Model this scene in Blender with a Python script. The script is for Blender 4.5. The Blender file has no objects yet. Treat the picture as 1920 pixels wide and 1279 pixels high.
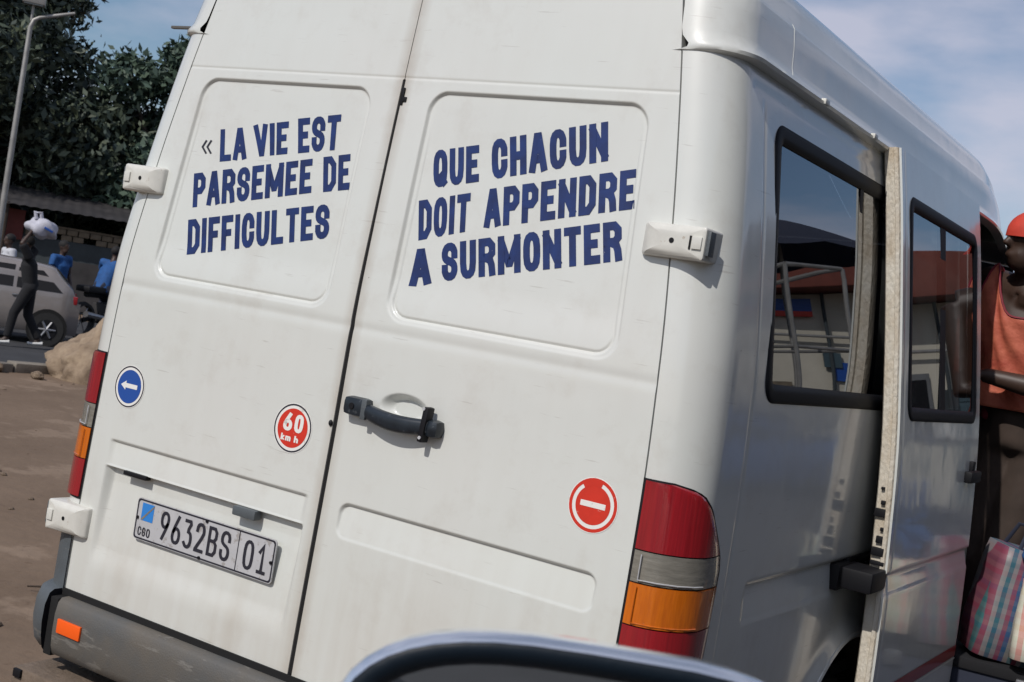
import bpy, bmesh, math, random
import numpy as np
from mathutils import Vector, Matrix
random.seed(7); np.random.seed(7)
R_ = math.radians
scene = bpy.context.scene
COL = scene.collection

# ------------------------------------------------------------------ camera, sky, sun, exposure
CAM = Vector((2.0, -2.45, 1.58))
cam = bpy.data.cameras.new('camera'); camo = bpy.data.objects.new('camera', cam); COL.objects.link(camo)
right = Vector((0.83531044, 0.52523886, 0.16242111)); down = Vector((0.15138061, 0.06427499, -0.98638362)); fwd = Vector((-0.52852662, 0.84852394, -0.02582141))
camo.matrix_world = Matrix(((right.x, -down.x, -fwd.x, CAM.x), (right.y, -down.y, -fwd.y, CAM.y), (right.z, -down.z, -fwd.z, CAM.z), (0, 0, 0, 1)))
cam.sensor_width = 36.0; cam.lens = 36.0 * 2382.86 / 1920.0
cam.clip_start = 0.05; cam.clip_end = 3000
scene.camera = camo
cam.dof.use_dof = True; cam.dof.focus_distance = 3.1; cam.dof.aperture_fstop = 14.0

SUN_AZ = 3.5     # degrees from straight behind the van, towards its left
SUN_EL = 44.0
sun_to = Vector((-math.sin(R_(SUN_AZ)) * math.cos(R_(SUN_EL)), -math.cos(R_(SUN_AZ)) * math.cos(R_(SUN_EL)), math.sin(R_(SUN_EL))))
sl = bpy.data.lights.new('sun', 'SUN'); so = bpy.data.objects.new('sun', sl); COL.objects.link(so)
so.rotation_euler = sun_to.to_track_quat('Z', 'Y').to_euler()
sl.energy = 3.6; sl.angle = R_(0.6); sl.color = (1.0, 0.955, 0.905)

world = bpy.data.worlds.new('World'); scene.world = world; world.use_nodes = True
wn = world.node_tree; wn.nodes.clear()
out = wn.nodes.new('ShaderNodeOutputWorld'); bg = wn.nodes.new('ShaderNodeBackground')
sky = wn.nodes.new('ShaderNodeTexSky'); sky.sky_type = 'NISHITA'; sky.sun_disc = False
sky.sun_elevation = R_(SUN_EL); sky.sun_rotation = math.atan2(sun_to.x, sun_to.y)
sky.air_density = 1.0; sky.dust_density = 1.0; sky.ozone_density = 3.0
tc = wn.nodes.new('ShaderNodeTexCoord'); mp = wn.nodes.new('ShaderNodeMapping'); mp.inputs['Scale'].default_value = (1.6, 1.6, 4.2); mp.inputs['Location'].default_value = (4.13, 2.42, 1.64)
nz = wn.nodes.new('ShaderNodeTexNoise'); nz.inputs['Scale'].default_value = 2.8; nz.inputs['Detail'].default_value = 6; nz.inputs['Roughness'].default_value = 0.5
rp = wn.nodes.new('ShaderNodeValToRGB'); rp.color_ramp.elements[0].position = 0.42; rp.color_ramp.elements[1].position = 0.64
mx = wn.nodes.new('ShaderNodeMix'); mx.data_type = 'RGBA'
mul = wn.nodes.new('ShaderNodeMath'); mul.operation = 'MULTIPLY'; mul.inputs[1].default_value = 0.72
wn.links.new(tc.outputs['Generated'], mp.inputs['Vector']); wn.links.new(mp.outputs[0], nz.inputs['Vector']); wn.links.new(nz.outputs['Fac'], rp.inputs[0])
wn.links.new(rp.outputs[0], mul.inputs[0]); wn.links.new(mul.outputs[0], mx.inputs['Factor'])
wn.links.new(sky.outputs[0], mx.inputs['A']); mx.inputs['B'].default_value = (6.9, 6.8, 8.0, 1)
wn.links.new(mx.outputs['Result'], bg.inputs[0]); bg.inputs[1].default_value = 0.110
wn.links.new(bg.outputs[0], out.inputs[0])

scene.view_settings.view_transform = 'Standard'; scene.view_settings.look = 'None'
scene.view_settings.gamma = 1; scene.view_settings.use_curve_mapping = False
scene.view_settings.exposure = -0.32
scene.cycles.max_bounces = 7; scene.cycles.transparent_max_bounces = 12

# ------------------------------------------------------------------ materials
M = {}
def mat(name, col, rough=0.5, metal=0.0, spec=0.5, coat=0.0, var=0.0, vscale=4.0, dark=None, bump=0.0, bscale=60.0, trans=0.0, ior=1.5, detail=5.0, stretch=(1, 1, 1), coat_rough=0.03):
    m = bpy.data.materials.new(name); m.use_nodes = True; nt = m.node_tree; b = nt.nodes['Principled BSDF']
    c = (col[0], col[1], col[2], 1)
    b.inputs['Base Color'].default_value = c; b.inputs['Roughness'].default_value = rough; b.inputs['Metallic'].default_value = metal
    b.inputs['Specular IOR Level'].default_value = spec; b.inputs['Coat Weight'].default_value = coat; b.inputs['Coat Roughness'].default_value = coat_rough
    b.inputs['IOR'].default_value = ior; b.inputs['Transmission Weight'].default_value = trans
    if var > 0 or bump > 0:
        t = nt.nodes.new('ShaderNodeTexCoord'); mp = nt.nodes.new('ShaderNodeMapping'); mp.inputs['Scale'].default_value = stretch
        nt.links.new(t.outputs['Object'], mp.inputs[0])
    if var > 0:
        n = nt.nodes.new('ShaderNodeTexNoise'); n.inputs['Scale'].default_value = vscale; n.inputs['Detail'].default_value = detail; n.inputs['Roughness'].default_value = 0.6
        nt.links.new(mp.outputs[0], n.inputs['Vector'])
        r = nt.nodes.new('ShaderNodeValToRGB'); r.color_ramp.elements[0].position = 0.32; r.color_ramp.elements[1].position = 0.7
        d = dark if dark else tuple(x * (1 - var) for x in col)
        r.color_ramp.elements[0].color = (d[0], d[1], d[2], 1); r.color_ramp.elements[1].color = c
        nt.links.new(n.outputs['Fac'], r.inputs[0]); nt.links.new(r.outputs[0], b.inputs['Base Color'])
    if bump > 0:
        n2 = nt.nodes.new('ShaderNodeTexNoise'); n2.inputs['Scale'].default_value = bscale; n2.inputs['Detail'].default_value = 6
        nt.links.new(mp.outputs[0], n2.inputs['Vector'])
        bp = nt.nodes.new('ShaderNodeBump'); bp.inputs['Strength'].default_value = bump; bp.inputs['Distance'].default_value = 0.02
        nt.links.new(n2.outputs['Fac'], bp.inputs['Height']); nt.links.new(bp.outputs[0], b.inputs['Normal'])
    M[name] = m; return m

def paint(name, col, grime=(0.42, 0.36, 0.28), gr=0.28, base_rough=0.42, coat=0.7, zlo=0.45, zhi=1.1):
    """white van paint: faint blotches, road grime towards the sills, tiny chips, slight orange peel"""
    m = bpy.data.materials.new(name); m.use_nodes = True; nt = m.node_tree; b = nt.nodes['Principled BSDF']; L = nt.links
    g = nt.nodes.new('ShaderNodeNewGeometry'); sx = nt.nodes.new('ShaderNodeSeparateXYZ'); L.new(g.outputs['Position'], sx.inputs[0])
    n1 = nt.nodes.new('ShaderNodeTexNoise'); n1.inputs['Scale'].default_value = 3.1; n1.inputs['Detail'].default_value = 7; L.new(g.outputs['Position'], n1.inputs['Vector'])
    mpg = nt.nodes.new('ShaderNodeMapping'); mpg.inputs['Scale'].default_value = (26, 26, 2.2); L.new(g.outputs['Position'], mpg.inputs[0])
    n2 = nt.nodes.new('ShaderNodeTexNoise'); n2.inputs['Scale'].default_value = 1.0; n2.inputs['Detail'].default_value = 5; L.new(mpg.outputs[0], n2.inputs['Vector'])
    mr = nt.nodes.new('ShaderNodeMapRange'); mr.inputs['From Min'].default_value = zhi; mr.inputs['From Max'].default_value = zlo; L.new(sx.outputs['Z'], mr.inputs['Value'])
    a1 = nt.nodes.new('ShaderNodeMath'); a1.operation = 'MULTIPLY_ADD'; L.new(mr.outputs[0], a1.inputs[0]); a1.inputs[1].default_value = 0.8; a1.inputs[2].default_value = 0.22
    a2 = nt.nodes.new('ShaderNodeMath'); a2.operation = 'MULTIPLY'; L.new(n1.outputs['Fac'], a2.inputs[0]); L.new(n2.outputs['Fac'], a2.inputs[1])
    a3 = nt.nodes.new('ShaderNodeMath'); a3.operation = 'MULTIPLY'; L.new(a2.outputs[0], a3.inputs[0]); L.new(a1.outputs[0], a3.inputs[1])
    a4 = nt.nodes.new('ShaderNodeMath'); a4.operation = 'MULTIPLY'; a4.use_clamp = True; L.new(a3.outputs[0], a4.inputs[0]); a4.inputs[1].default_value = gr * 4
    # faint large tint wander
    n4 = nt.nodes.new('ShaderNodeTexNoise'); n4.inputs['Scale'].default_value = 1.7; n4.inputs['Detail'].default_value = 2; L.new(g.outputs['Position'], n4.inputs['Vector'])
    mt = nt.nodes.new('ShaderNodeMix'); mt.data_type = 'RGBA'; L.new(n4.outputs['Fac'], mt.inputs['Factor'])
    mt.inputs['A'].default_value = (col[0] * .97, col[1], col[2] * .985, 1); mt.inputs['B'].default_value = (col[0], col[1] * .965, col[2] * .95, 1)
    m1 = nt.nodes.new('ShaderNodeMix'); m1.data_type = 'RGBA'; L.new(a4.outputs[0], m1.inputs['Factor']); L.new(mt.outputs['Result'], m1.inputs['A']); m1.inputs['B'].default_value = (*grime, 1)
    # chips
    v = nt.nodes.new('ShaderNodeTexVoronoi'); v.inputs['Scale'].default_value = 5.0; L.new(g.outputs['Position'], v.inputs['Vector'])
    c1 = nt.nodes.new('ShaderNodeMath'); c1.operation = 'LESS_THAN'; L.new(v.outputs['Distance'], c1.inputs[0]); c1.inputs[1].default_value = 0.014
    m2 = nt.nodes.new('ShaderNodeMix'); m2.data_type = 'RGBA'; L.new(c1.outputs[0], m2.inputs['Factor']); L.new(m1.outputs['Result'], m2.inputs['A']); m2.inputs['B'].default_value = (.2, .16, .12, 1)
    # fine rubbed scratches and soft hand smudges
    mps = nt.nodes.new('ShaderNodeMapping'); mps.inputs['Scale'].default_value = (3, 3, 42); mps.inputs['Rotation'].default_value = (.2, .5, .1); L.new(g.outputs['Position'], mps.inputs[0])
    ns = nt.nodes.new('ShaderNodeTexNoise'); ns.inputs['Scale'].default_value = 3.0; ns.inputs['Detail'].default_value = 4; L.new(mps.outputs[0], ns.inputs['Vector'])
    rs = nt.nodes.new('ShaderNodeMapRange'); rs.inputs['From Min'].default_value = .68; rs.inputs['From Max'].default_value = .74; rs.inputs['To Max'].default_value = .35; L.new(ns.outputs['Fac'], rs.inputs['Value'])
    m3 = nt.nodes.new('ShaderNodeMix'); m3.data_type = 'RGBA'; L.new(rs.outputs[0], m3.inputs['Factor']); L.new(m2.outputs['Result'], m3.inputs['A']); m3.inputs['B'].default_value = (.36, .33, .29, 1)
    nm = nt.nodes.new('ShaderNodeTexNoise'); nm.inputs['Scale'].default_value = 6.5; nm.inputs['Detail'].default_value = 8; nm.inputs['Roughness'].default_value = .7; L.new(g.outputs['Position'], nm.inputs['Vector'])
    rm = nt.nodes.new('ShaderNodeMapRange'); rm.inputs['From Min'].default_value = .52; rm.inputs['From Max'].default_value = .72; rm.inputs['To Max'].default_value = .27; L.new(nm.outputs['Fac'], rm.inputs['Value'])
    m4 = nt.nodes.new('ShaderNodeMix'); m4.data_type = 'RGBA'; L.new(rm.outputs[0], m4.inputs['Factor']); L.new(m3.outputs['Result'], m4.inputs['A']); m4.inputs['B'].default_value = (.47, .43, .37, 1)
    # dirt that collects along the centre shut line
    ab = nt.nodes.new('ShaderNodeMath'); ab.operation = 'ABSOLUTE'; L.new(sx.outputs['X'], ab.inputs[0])
    rc_ = nt.nodes.new('ShaderNodeMapRange'); rc_.inputs['From Min'].default_value = .035; rc_.inputs['From Max'].default_value = .004; L.new(ab.outputs[0], rc_.inputs['Value'])
    pc = nt.nodes.new('ShaderNodeMath'); pc.operation = 'MULTIPLY'; L.new(rc_.outputs[0], pc.inputs[0]); L.new(nm.outputs['Fac'], pc.inputs[1])
    m5 = nt.nodes.new('ShaderNodeMix'); m5.data_type = 'RGBA'; L.new(pc.outputs[0], m5.inputs['Factor']); L.new(m4.outputs['Result'], m5.inputs['A']); m5.inputs['B'].default_value = (.38, .32, .25, 1)
    L.new(m5.outputs['Result'], b.inputs['Base Color'])
    rgh = nt.nodes.new('ShaderNodeMapRange'); rgh.inputs['To Min'].default_value = .02; rgh.inputs['To Max'].default_value = .16; L.new(nm.outputs['Fac'], rgh.inputs['Value']); L.new(rgh.outputs[0], b.inputs['Coat Roughness'])
    b.inputs['Roughness'].default_value = base_rough; b.inputs['Coat Weight'].default_value = coat
    n3 = nt.nodes.new('ShaderNodeTexNoise'); n3.inputs['Scale'].default_value = 2.4; n3.inputs['Detail'].default_value = 3; L.new(g.outputs['Position'], n3.inputs['Vector'])
    bp = nt.nodes.new('ShaderNodeBump'); bp.inputs['Strength'].default_value = 0.4; bp.inputs['Distance'].default_value = 0.012; L.new(n3.outputs['Fac'], bp.inputs['Height'])
    L.new(bp.outputs[0], b.inputs['Normal']); L.new(bp.outputs[0], b.inputs['Coat Normal'])
    M[name] = m; return m

def glass(name, tint, ior=1.6, rough=0.0):
    m = bpy.data.materials.new(name); m.use_nodes = True; nt = m.node_tree; nt.nodes.clear(); L = nt.links
    o = nt.nodes.new('ShaderNodeOutputMaterial'); mix = nt.nodes.new('ShaderNodeMixShader'); tr = nt.nodes.new('ShaderNodeBsdfTransparent'); gl = nt.nodes.new('ShaderNodeBsdfGlossy'); fr = nt.nodes.new('ShaderNodeFresnel')
    tr.inputs[0].default_value = (*tint, 1); gl.inputs['Roughness'].default_value = rough; gl.inputs[0].default_value = (.95, .97, 1, 1); fr.inputs[0].default_value = ior
    L.new(fr.outputs[0], mix.inputs[0]); L.new(tr.outputs[0], mix.inputs[1]); L.new(gl.outputs[0], mix.inputs[2]); L.new(mix.outputs[0], o.inputs[0])
    M[name] = m; return m

paint('van_paint', (0.685, 0.704, 0.675))
paint('van_paint_side', (0.685, 0.704, 0.675), coat=1.0, base_rough=0.4, gr=.2)
mat('hinge_paint', (0.70, 0.69, 0.63), 0.4, coat=0.5, var=0.12, vscale=30)
mat('door_edge', (0.70, 0.67, 0.59), 0.5, var=0.4, vscale=7, dark=(0.52, 0.44, 0.33), stretch=(2, 2, 1), bump=.3, bscale=60)
mat('black', (0.006, 0.006, 0.008), 0.55, spec=.3)
mat('rubber', (0.007, 0.008, 0.011), 0.55, spec=.15)
mat('gap', (0.006, 0.006, 0.006), 0.9)
mat('bumper', (0.085, 0.088, 0.088), 0.55, var=0.35, vscale=7, dark=(0.12, 0.105, 0.085), bump=0.12, bscale=220)
mat('cladding', (0.10, 0.115, 0.125), 0.5, var=0.25, vscale=9, bump=0.1, bscale=220)
mat('handle', (0.018, 0.026, 0.036), 0.34, var=0.5, vscale=30)
mat('lens_red', (0.34, 0.012, 0.018), 0.18, coat=0.9, var=0.3, vscale=1.6, dark=(0.24, 0.011, 0.016), stretch=(75, 75, 3), bump=.08, bscale=1.6)
mat('lens_clear', (0.25, 0.235, 0.20), 0.15, coat=0.9, var=0.5, vscale=1.5, dark=(.17, .16, .135), stretch=(14, 14, 70), bump=.1, bscale=1.5)
mat('lens_amber', (0.66, 0.16, 0.006), 0.18, coat=0.9, var=0.35, vscale=1.6, dark=(.52, .115, .006), stretch=(60, 60, 8), bump=.08, bscale=1.6)
mat('reflector', (0.95, 0.12, 0.01), 0.3)
mat('blue_paint', (0.006, 0.030, 0.155), 0.5, var=0.5, vscale=26, dark=(0.005, 0.016, 0.085))
mat('white_print', (0.8, 0.79, 0.75), 0.45)
mat('dark_print', (0.02, 0.02, 0.03), 0.5)
mat('red_print', (0.66, 0.035, 0.016), 0.4, var=0.15, vscale=18)
mat('blue_print', (0.015, 0.075, 0.33), 0.4)
mat('plate', (0.52, 0.52, 0.53), 0.42, var=0.12, vscale=20)
mat('flag_blue', (0.03, 0.22, 0.62), 0.4)
mat('yellow_print', (0.75, 0.6, 0.1), 0.4)
mat('interior', (0.035, 0.036, 0.04), 0.8, var=0.3, vscale=5)
mat('seat', (0.05, 0.045, 0.05), 0.8, var=0.3, vscale=10)
mat('tyre', (0.02, 0.02, 0.02), 0.8, var=0.3, vscale=20)
mat('rim', (0.35, 0.35, 0.36), 0.35, metal=0.8, var=0.3, vscale=20)
mat('red_stripe', (0.30, 0.02, 0.02), 0.35, coat=0.5)
mat('step_metal', (0.20, 0.15, 0.11), 0.75, var=0.35, vscale=12, bump=0.3, bscale=50)
mat('galvanised_pole', (.35, .35, .36), .4, metal=.6)
glass('window_glass', (0.24, 0.28, 0.31), 3.1)
glass('clear_glass', (0.5, 0.55, 0.55), 1.6)
mat('dirt', (0.205, 0.148, 0.105), 0.95, var=0.3, vscale=0.9, dark=(0.155, 0.110, 0.077), bump=0.6, bscale=9, spec=0.2, detail=10)
mat('asphalt', (0.045, 0.046, 0.050), 0.9, var=0.35, vscale=2.5, bump=0.3, bscale=60, detail=9)
mat('kerb', (0.26, 0.23, 0.19), 0.9, var=0.4, vscale=6, bump=0.3)
mat('pebble', (0.20, 0.145, 0.10), 0.9, var=0.4, vscale=3)
mat('rock', (0.38, 0.29, 0.2), 0.95, var=0.55, vscale=3.2, dark=(0.15, 0.105, 0.07), bump=0.9, bscale=14, detail=10)

def wear(name, col, scale, thr, amount, stretch=(1, 1, 1)):
    """chips / scuffs of another colour in a material that mat() made"""
    nt = M[name].node_tree; b = nt.nodes['Principled BSDF']; L = nt.links; src = b.inputs['Base Color'].links
    g = nt.nodes.new('ShaderNodeNewGeometry'); mp = nt.nodes.new('ShaderNodeMapping'); mp.inputs['Scale'].default_value = stretch; L.new(g.outputs['Position'], mp.inputs[0])
    n = nt.nodes.new('ShaderNodeTexNoise'); n.inputs['Scale'].default_value = scale; n.inputs['Detail'].default_value = 5; n.inputs['Roughness'].default_value = .65; L.new(mp.outputs[0], n.inputs['Vector'])
    mr = nt.nodes.new('ShaderNodeMapRange'); mr.inputs['From Min'].default_value = thr; mr.inputs['From Max'].default_value = thr + .05; mr.inputs['To Max'].default_value = amount; L.new(n.outputs['Fac'], mr.inputs['Value'])
    mx = nt.nodes.new('ShaderNodeMix'); mx.data_type = 'RGBA'; L.new(mr.outputs[0], mx.inputs['Factor']); mx.inputs['B'].default_value = (*col, 1)
    if src: L.new(src[0].from_socket, mx.inputs['A'])
    else: mx.inputs['A'].default_value = b.inputs['Base Color'].default_value
    L.new(mx.outputs['Result'], b.inputs['Base Color'])
wear('blue_paint', (.45, .46, .48), 55, .70, .7); wear('red_print', (.7, .6, .55), 70, .66, .6); wear('blue_print', (.6, .62, .65), 70, .67, .6); wear('white_print', (.42, .38, .32), 40, .60, .5)
wear('bumper', (.20, .19, .17), 9, .58, .6, (1, 1, 5)); wear('cladding', (.22, .21, .19), 11, .60, .5, (1, 1, 3)); wear('plate', (.25, .22, .19), 30, .58, .6); wear('hinge_paint', (.40, .32, .24), 45, .64, .7)
wear('dirt', (.30, .225, .165), 1.3, .56, .45); wear('dirt', (.12, .08, .055), 16, .62, .5); wear('handle', (.10, .11, .12), 60, .6, .5)

# ------------------------------------------------------------------ mesh helpers
def tag(o, label=None, cat=None, group=None, kind=None):
    if label: o['label'] = label
    if cat: o['category'] = cat
    if group: o['group'] = group
    if kind: o['kind'] = kind
    return o
def empty(name, loc=(0, 0, 0), rz=0.0):
    o = bpy.data.objects.new(name, None); o.location = loc; o.rotation_euler = (0, 0, rz); COL.objects.link(o); return o
def link(name, me, m, parent=None, smooth=True, sharp=40):
    if m: me.materials.append(M[m] if isinstance(m, str) else m)
    if smooth:
        me.polygons.foreach_set('use_smooth', [True] * len(me.polygons))
        if sharp: me.set_sharp_from_angle(angle=R_(sharp))
    o = bpy.data.objects.new(name, me); COL.objects.link(o)
    if parent: o.parent = parent
    return o
def grid(name, P, m, parent=None, keep=None, smooth=True, sharp=40, flip=False):
    """P: (n,m,3) array -> one quad sheet; keep: (n-1,m-1) bool"""
    n, k = P.shape[:2]; idx = np.arange(n * k).reshape(n, k)
    q = np.stack([idx[:-1, :-1], idx[:-1, 1:], idx[1:, 1:], idx[1:, :-1]], -1)
    q = q[keep] if keep is not None else q.reshape(-1, 4)
    if flip: q = q[:, ::-1]
    me = bpy.data.meshes.new(name)
    V = P.reshape(-1, 3).astype(np.float32)
    me.vertices.add(len(V)); me.vertices.foreach_set('co', V.ravel())
    me.loops.add(q.size); me.polygons.add(len(q))
    me.loops.foreach_set('vertex_index', q.ravel().astype(np.int32))
    me.polygons.foreach_set('loop_start', np.arange(0, q.size, 4, dtype=np.int32))
    me.update(calc_edges=True); me.validate()
    return link(name, me, m, parent, smooth, sharp)
class MB:
    def __init__(s): s.v = []; s.f = []
    def add(s, v, f):
        o = len(s.v); s.v += [tuple(p) for p in v]; s.f += [tuple(i + o for i in q) for q in f]; return s
    def box(s, c, h, rz=0.0, bev=0.0, R=None):
        cx, cy, cz = c; hx, hy, hz = h
        if bev <= 0:
            v = [(x, y, z) for x in (-hx, hx) for y in (-hy, hy) for z in (-hz, hz)]
            f = [(0, 1, 3, 2), (4, 6, 7, 5), (0, 4, 5, 1), (2, 3, 7, 6), (0, 2, 6, 4), (1, 5, 7, 3)]
        else:
            bm = bmesh.new(); bmesh.ops.create_cube(bm, size=2); bmesh.ops.scale(bm, vec=(hx, hy, hz), verts=bm.verts)
            bmesh.ops.bevel(bm, geom=bm.edges[:], offset=bev, segments=2, affect='EDGES', profile=0.6)
            bm.verts.ensure_lookup_table(); bm.verts.index_update(); v = [tuple(p.co) for p in bm.verts]; f = [[q.index for q in p.verts] for p in bm.faces]; bm.free()
        ca, sa = math.cos(rz), math.sin(rz); o = []
        for p in v:
            p = Vector(p)
            if R is not None: p = R @ p
            o.append((cx + p.x * ca - p.y * sa, cy + p.x * sa + p.y * ca, cz + p.z))
        return s.add(o, f)
    def tube(s, pts, rad, n=10, cap=True, flat=1.0):
        pts = [Vector(p) for p in pts]; rad = rad if isinstance(rad, (list, tuple)) else [rad] * len(pts)
        rings = []; up = None
        for i, p in enumerate(pts):
            t = (pts[min(i + 1, len(pts) - 1)] - pts[max(i - 1, 0)]).normalized()
            if up is None:
                up = Vector((0, 0, 1)) if abs(t.z) < 0.9 else Vector((0, 1, 0))
            a = t.cross(up).normalized(); b = a.cross(t).normalized(); up = b
            rings.append([p + a * (rad[i] * math.cos(2 * math.pi * k / n)) + b * (rad[i] * flat * math.sin(2 * math.pi * k / n)) for k in range(n)])
        v = [q for r in rings for q in r]; f = []
        for i in range(len(pts) - 1):
            for k in range(n):
                f.append((i * n + k, i * n + (k + 1) % n, (i + 1) * n + (k + 1) % n, (i + 1) * n + k))
        if cap: f.append(tuple(range(n - 1, -1, -1))); f.append(tuple((len(pts) - 1) * n + k for k in range(n)))
        return s.add(v, f)
    def ell(s, c, r, n=14, m=9, R=None):
        v = []; f = []
        for i in range(m + 1):
            th = math.pi * i / m
            for k in range(n):
                p = Vector((r[0] * math.sin(th) * math.cos(2 * math.pi * k / n), r[1] * math.sin(th) * math.sin(2 * math.pi * k / n), r[2] * math.cos(th)))
                if R is not None: p = R @ p
                v.append((c[0] + p.x, c[1] + p.y, c[2] + p.z))
        for i in range(m):
            for k in range(n): f.append((i * n + k, (i + 1) * n + k, (i + 1) * n + (k + 1) % n, i * n + (k + 1) % n))
        return s.add(v, f)
    def prism(s, poly, fn, d0, d1):
        """poly in 2-D, fn(a,b,d)->3-D, between d0 and d1"""
        n = len(poly); v = [fn(a, b, d0) for a, b in poly] + [fn(a, b, d1) for a, b in poly]
        f = [tuple(range(n)), tuple(range(2 * n - 1, n - 1, -1))] + [(i, i + n, (i + 1) % n + n, (i + 1) % n) for i in range(n)]
        return s.add(v, f)
    def loft(s, rings, cap=True):
        n = len(rings[0]); v = [p for r in rings for p in r]; f = []
        for i in range(len(rings) - 1):
            for k in range(n): f.append((i * n + k, i * n + (k + 1) % n, (i + 1) * n + (k + 1) % n, (i + 1) * n + k))
        if cap: f.append(tuple(range(n - 1, -1, -1))); f.append(tuple((len(rings) - 1) * n + k for k in range(n)))
        return s.add(v, f)
    def build(s, name, m, parent=None, smooth=True, sharp=40, fix=True):
        me = bpy.data.meshes.new(name); me.from_pydata(s.v, [], s.f)
        if fix:
            bm = bmesh.new(); bm.from_mesh(me); bmesh.ops.recalc_face_normals(bm, faces=bm.faces); bm.to_mesh(me); bm.free()
        me.update(); return link(name, me, m, parent, smooth, sharp)
def rrect(a0, a1, b0, b1, r, n=6):
    o = []
    for cx, cy, s in ((a1 - r, b1 - r, 0), (a0 + r, b1 - r, 90), (a0 + r, b0 + r, 180), (a1 - r, b0 + r, 270)):
        for k in range(n + 1):
            t = R_(s + 90 * k / n); o.append((cx + r * math.cos(t), cy + r * math.sin(t)))
    return o
def sdr(x, z, x0, x1, z0, z1, r):
    cx, cz, hx, hz = (x0 + x1) / 2, (z0 + z1) / 2, (x1 - x0) / 2 - r, (z1 - z0) / 2 - r
    dx = np.abs(x - cx) - hx; dz = np.abs(z - cz) - hz
    return np.hypot(np.maximum(dx, 0), np.maximum(dz, 0)) + np.minimum(np.maximum(dx, dz), 0) - r
def sstep(a, b, x):
    t = np.clip((x - a) / (b - a), 0, 1); return t * t * (3 - 2 * t)
def pchip(xs, ys):
    xs = np.array(xs, float); ys = np.array(ys, float); h = np.diff(xs); d = np.diff(ys) / h; m = np.zeros(len(xs))
    m[0] = d[0]; m[-1] = d[-1]
    for i in range(1, len(xs) - 1):
        if d[i - 1] * d[i] > 0: m[i] = 2 * d[i - 1] * d[i] / (d[i - 1] + d[i])
    def f(x):
        x = np.asarray(x, float); i = np.clip(np.searchsorted(xs, x) - 1, 0, len(xs) - 2); t = (x - xs[i]) / h[i]
        tc_ = np.clip(t, 0, 1); ex = (t - tc_) * h[i]
        return (2 * tc_**3 - 3 * tc_**2 + 1) * ys[i] + (tc_**3 - 2 * tc_**2 + tc_) * h[i] * m[i] + (-2 * tc_**3 + 3 * tc_**2) * ys[i + 1] + (tc_**3 - tc_**2) * h[i] * m[i + 1] + ex * np.where(t > 1, m[i + 1], m[i])
    return f
def mirror_x(o, name=None):
    """copy of a mesh object mirrored in x (van centre plane)"""
    me = o.data.copy(); co = np.empty(len(me.vertices) * 3, np.float32); me.vertices.foreach_get('co', co); co = co.reshape(-1, 3); co[:, 0] *= -1
    me.vertices.foreach_set('co', co.ravel()); me.flip_normals(); me.update()
    c = bpy.data.objects.new(name or o.name, me); COL.objects.link(c); c.parent = o.parent; return c

# ------------------------------------------------------------------ the setting: ground, road
def ground_h(x, y):
    return 0.03 * np.sin(x * 0.9 + 1.3) * np.cos(y * 0.7) + 0.015 * np.sin(x * 2.7 + y * 1.9)
xs = np.concatenate([np.linspace(-400, -24, 20), np.linspace(-22, 16, 190), np.linspace(18, 400, 20)])
ys = np.concatenate([np.linspace(-400, -14, 20), np.linspace(-12, 24, 180), np.linspace(26, 500, 22)])
GX, GY = np.meshgrid(xs, ys)
near = np.exp(-((GX + 3) / 12)**4 - ((GY - 5) / 14)**4)
GZ = ground_h(GX, GY) * near * sstep(-10.2, -8.5, GX) * 0.6 - 0.012
g = grid('ground', np.stack([GX, GY, GZ], -1), 'dirt'); tag(g, kind='structure')
road = MB()
road.add([(-17.6, -300, 0.004), (-10.05, -300, 0.004), (-10.05, 400, 0.004), (-17.6, 400, 0.004)], [(0, 1, 2, 3)])
tag(road.build('road', 'asphalt', None, False), kind='structure')
added_road = MB().add([(1.25, -300, 0.006), (9.5, -300, 0.006), (9.5, 400, 0.006), (1.25, 400, 0.006)], [(0, 1, 2, 3)])  # unseen dark asphalt, added to cut warm bounce onto the minibus side
tag(added_road.build('road', 'asphalt', None, False), kind='structure')
kerb_root = tag(empty('kerb', (0, 0, 0)), kind='structure')
kme = None
for i in range(60):
    y = -20 + i * 0.9
    if kme is None:
        ko = MB().box((0, 0, 0), (0.09, 0.44, 0.075), bev=0.02).build('kerb_stone', 'kerb', kerb_root); kme = ko.data
    else:
        ko = bpy.data.objects.new('kerb_stone', kme); COL.objects.link(ko); ko.parent = kerb_root
    ko.location = (-10.0 + random.uniform(-.015, .015), y, 0.03 + random.uniform(-.02, .015)); ko.rotation_euler = (random.uniform(-.02, .02), random.uniform(-.05, .05), random.uniform(-.02, .02))
pb = MB()
for i in range(300):
    x = random.uniform(-11, 1.0); y = random.uniform(-1.5, 10)
    if x > -1.2 and y > -0.4: continue
    if x < -9.7: continue
    s_ = random.uniform(.008, .028)
    z = float(ground_h(x, y)) * 0.6 * float(sstep(-10.2, -8.5, x)) - 0.012
    pb.ell((x, y, z + s_ * .25), (s_, s_ * random.uniform(.6, 1.2), s_ * .55), 6, 4)
tag(pb.build('pebbles', 'pebble'), 'small stones scattered over the dirt', 'stones', kind='stuff')
tw = MB().tube([(-2.62, 1.28, .01), (-2.5, 1.42, .02), (-2.41, 1.5, .012), (-2.33, 1.62, .02)], [.004, .006, .005, .003], 6).build('twig', mat('twig_bark', (.05, .035, .025), .9)); tag(tw, 'thin dark twig lying on the dirt at the left edge', 'twig')

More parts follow.
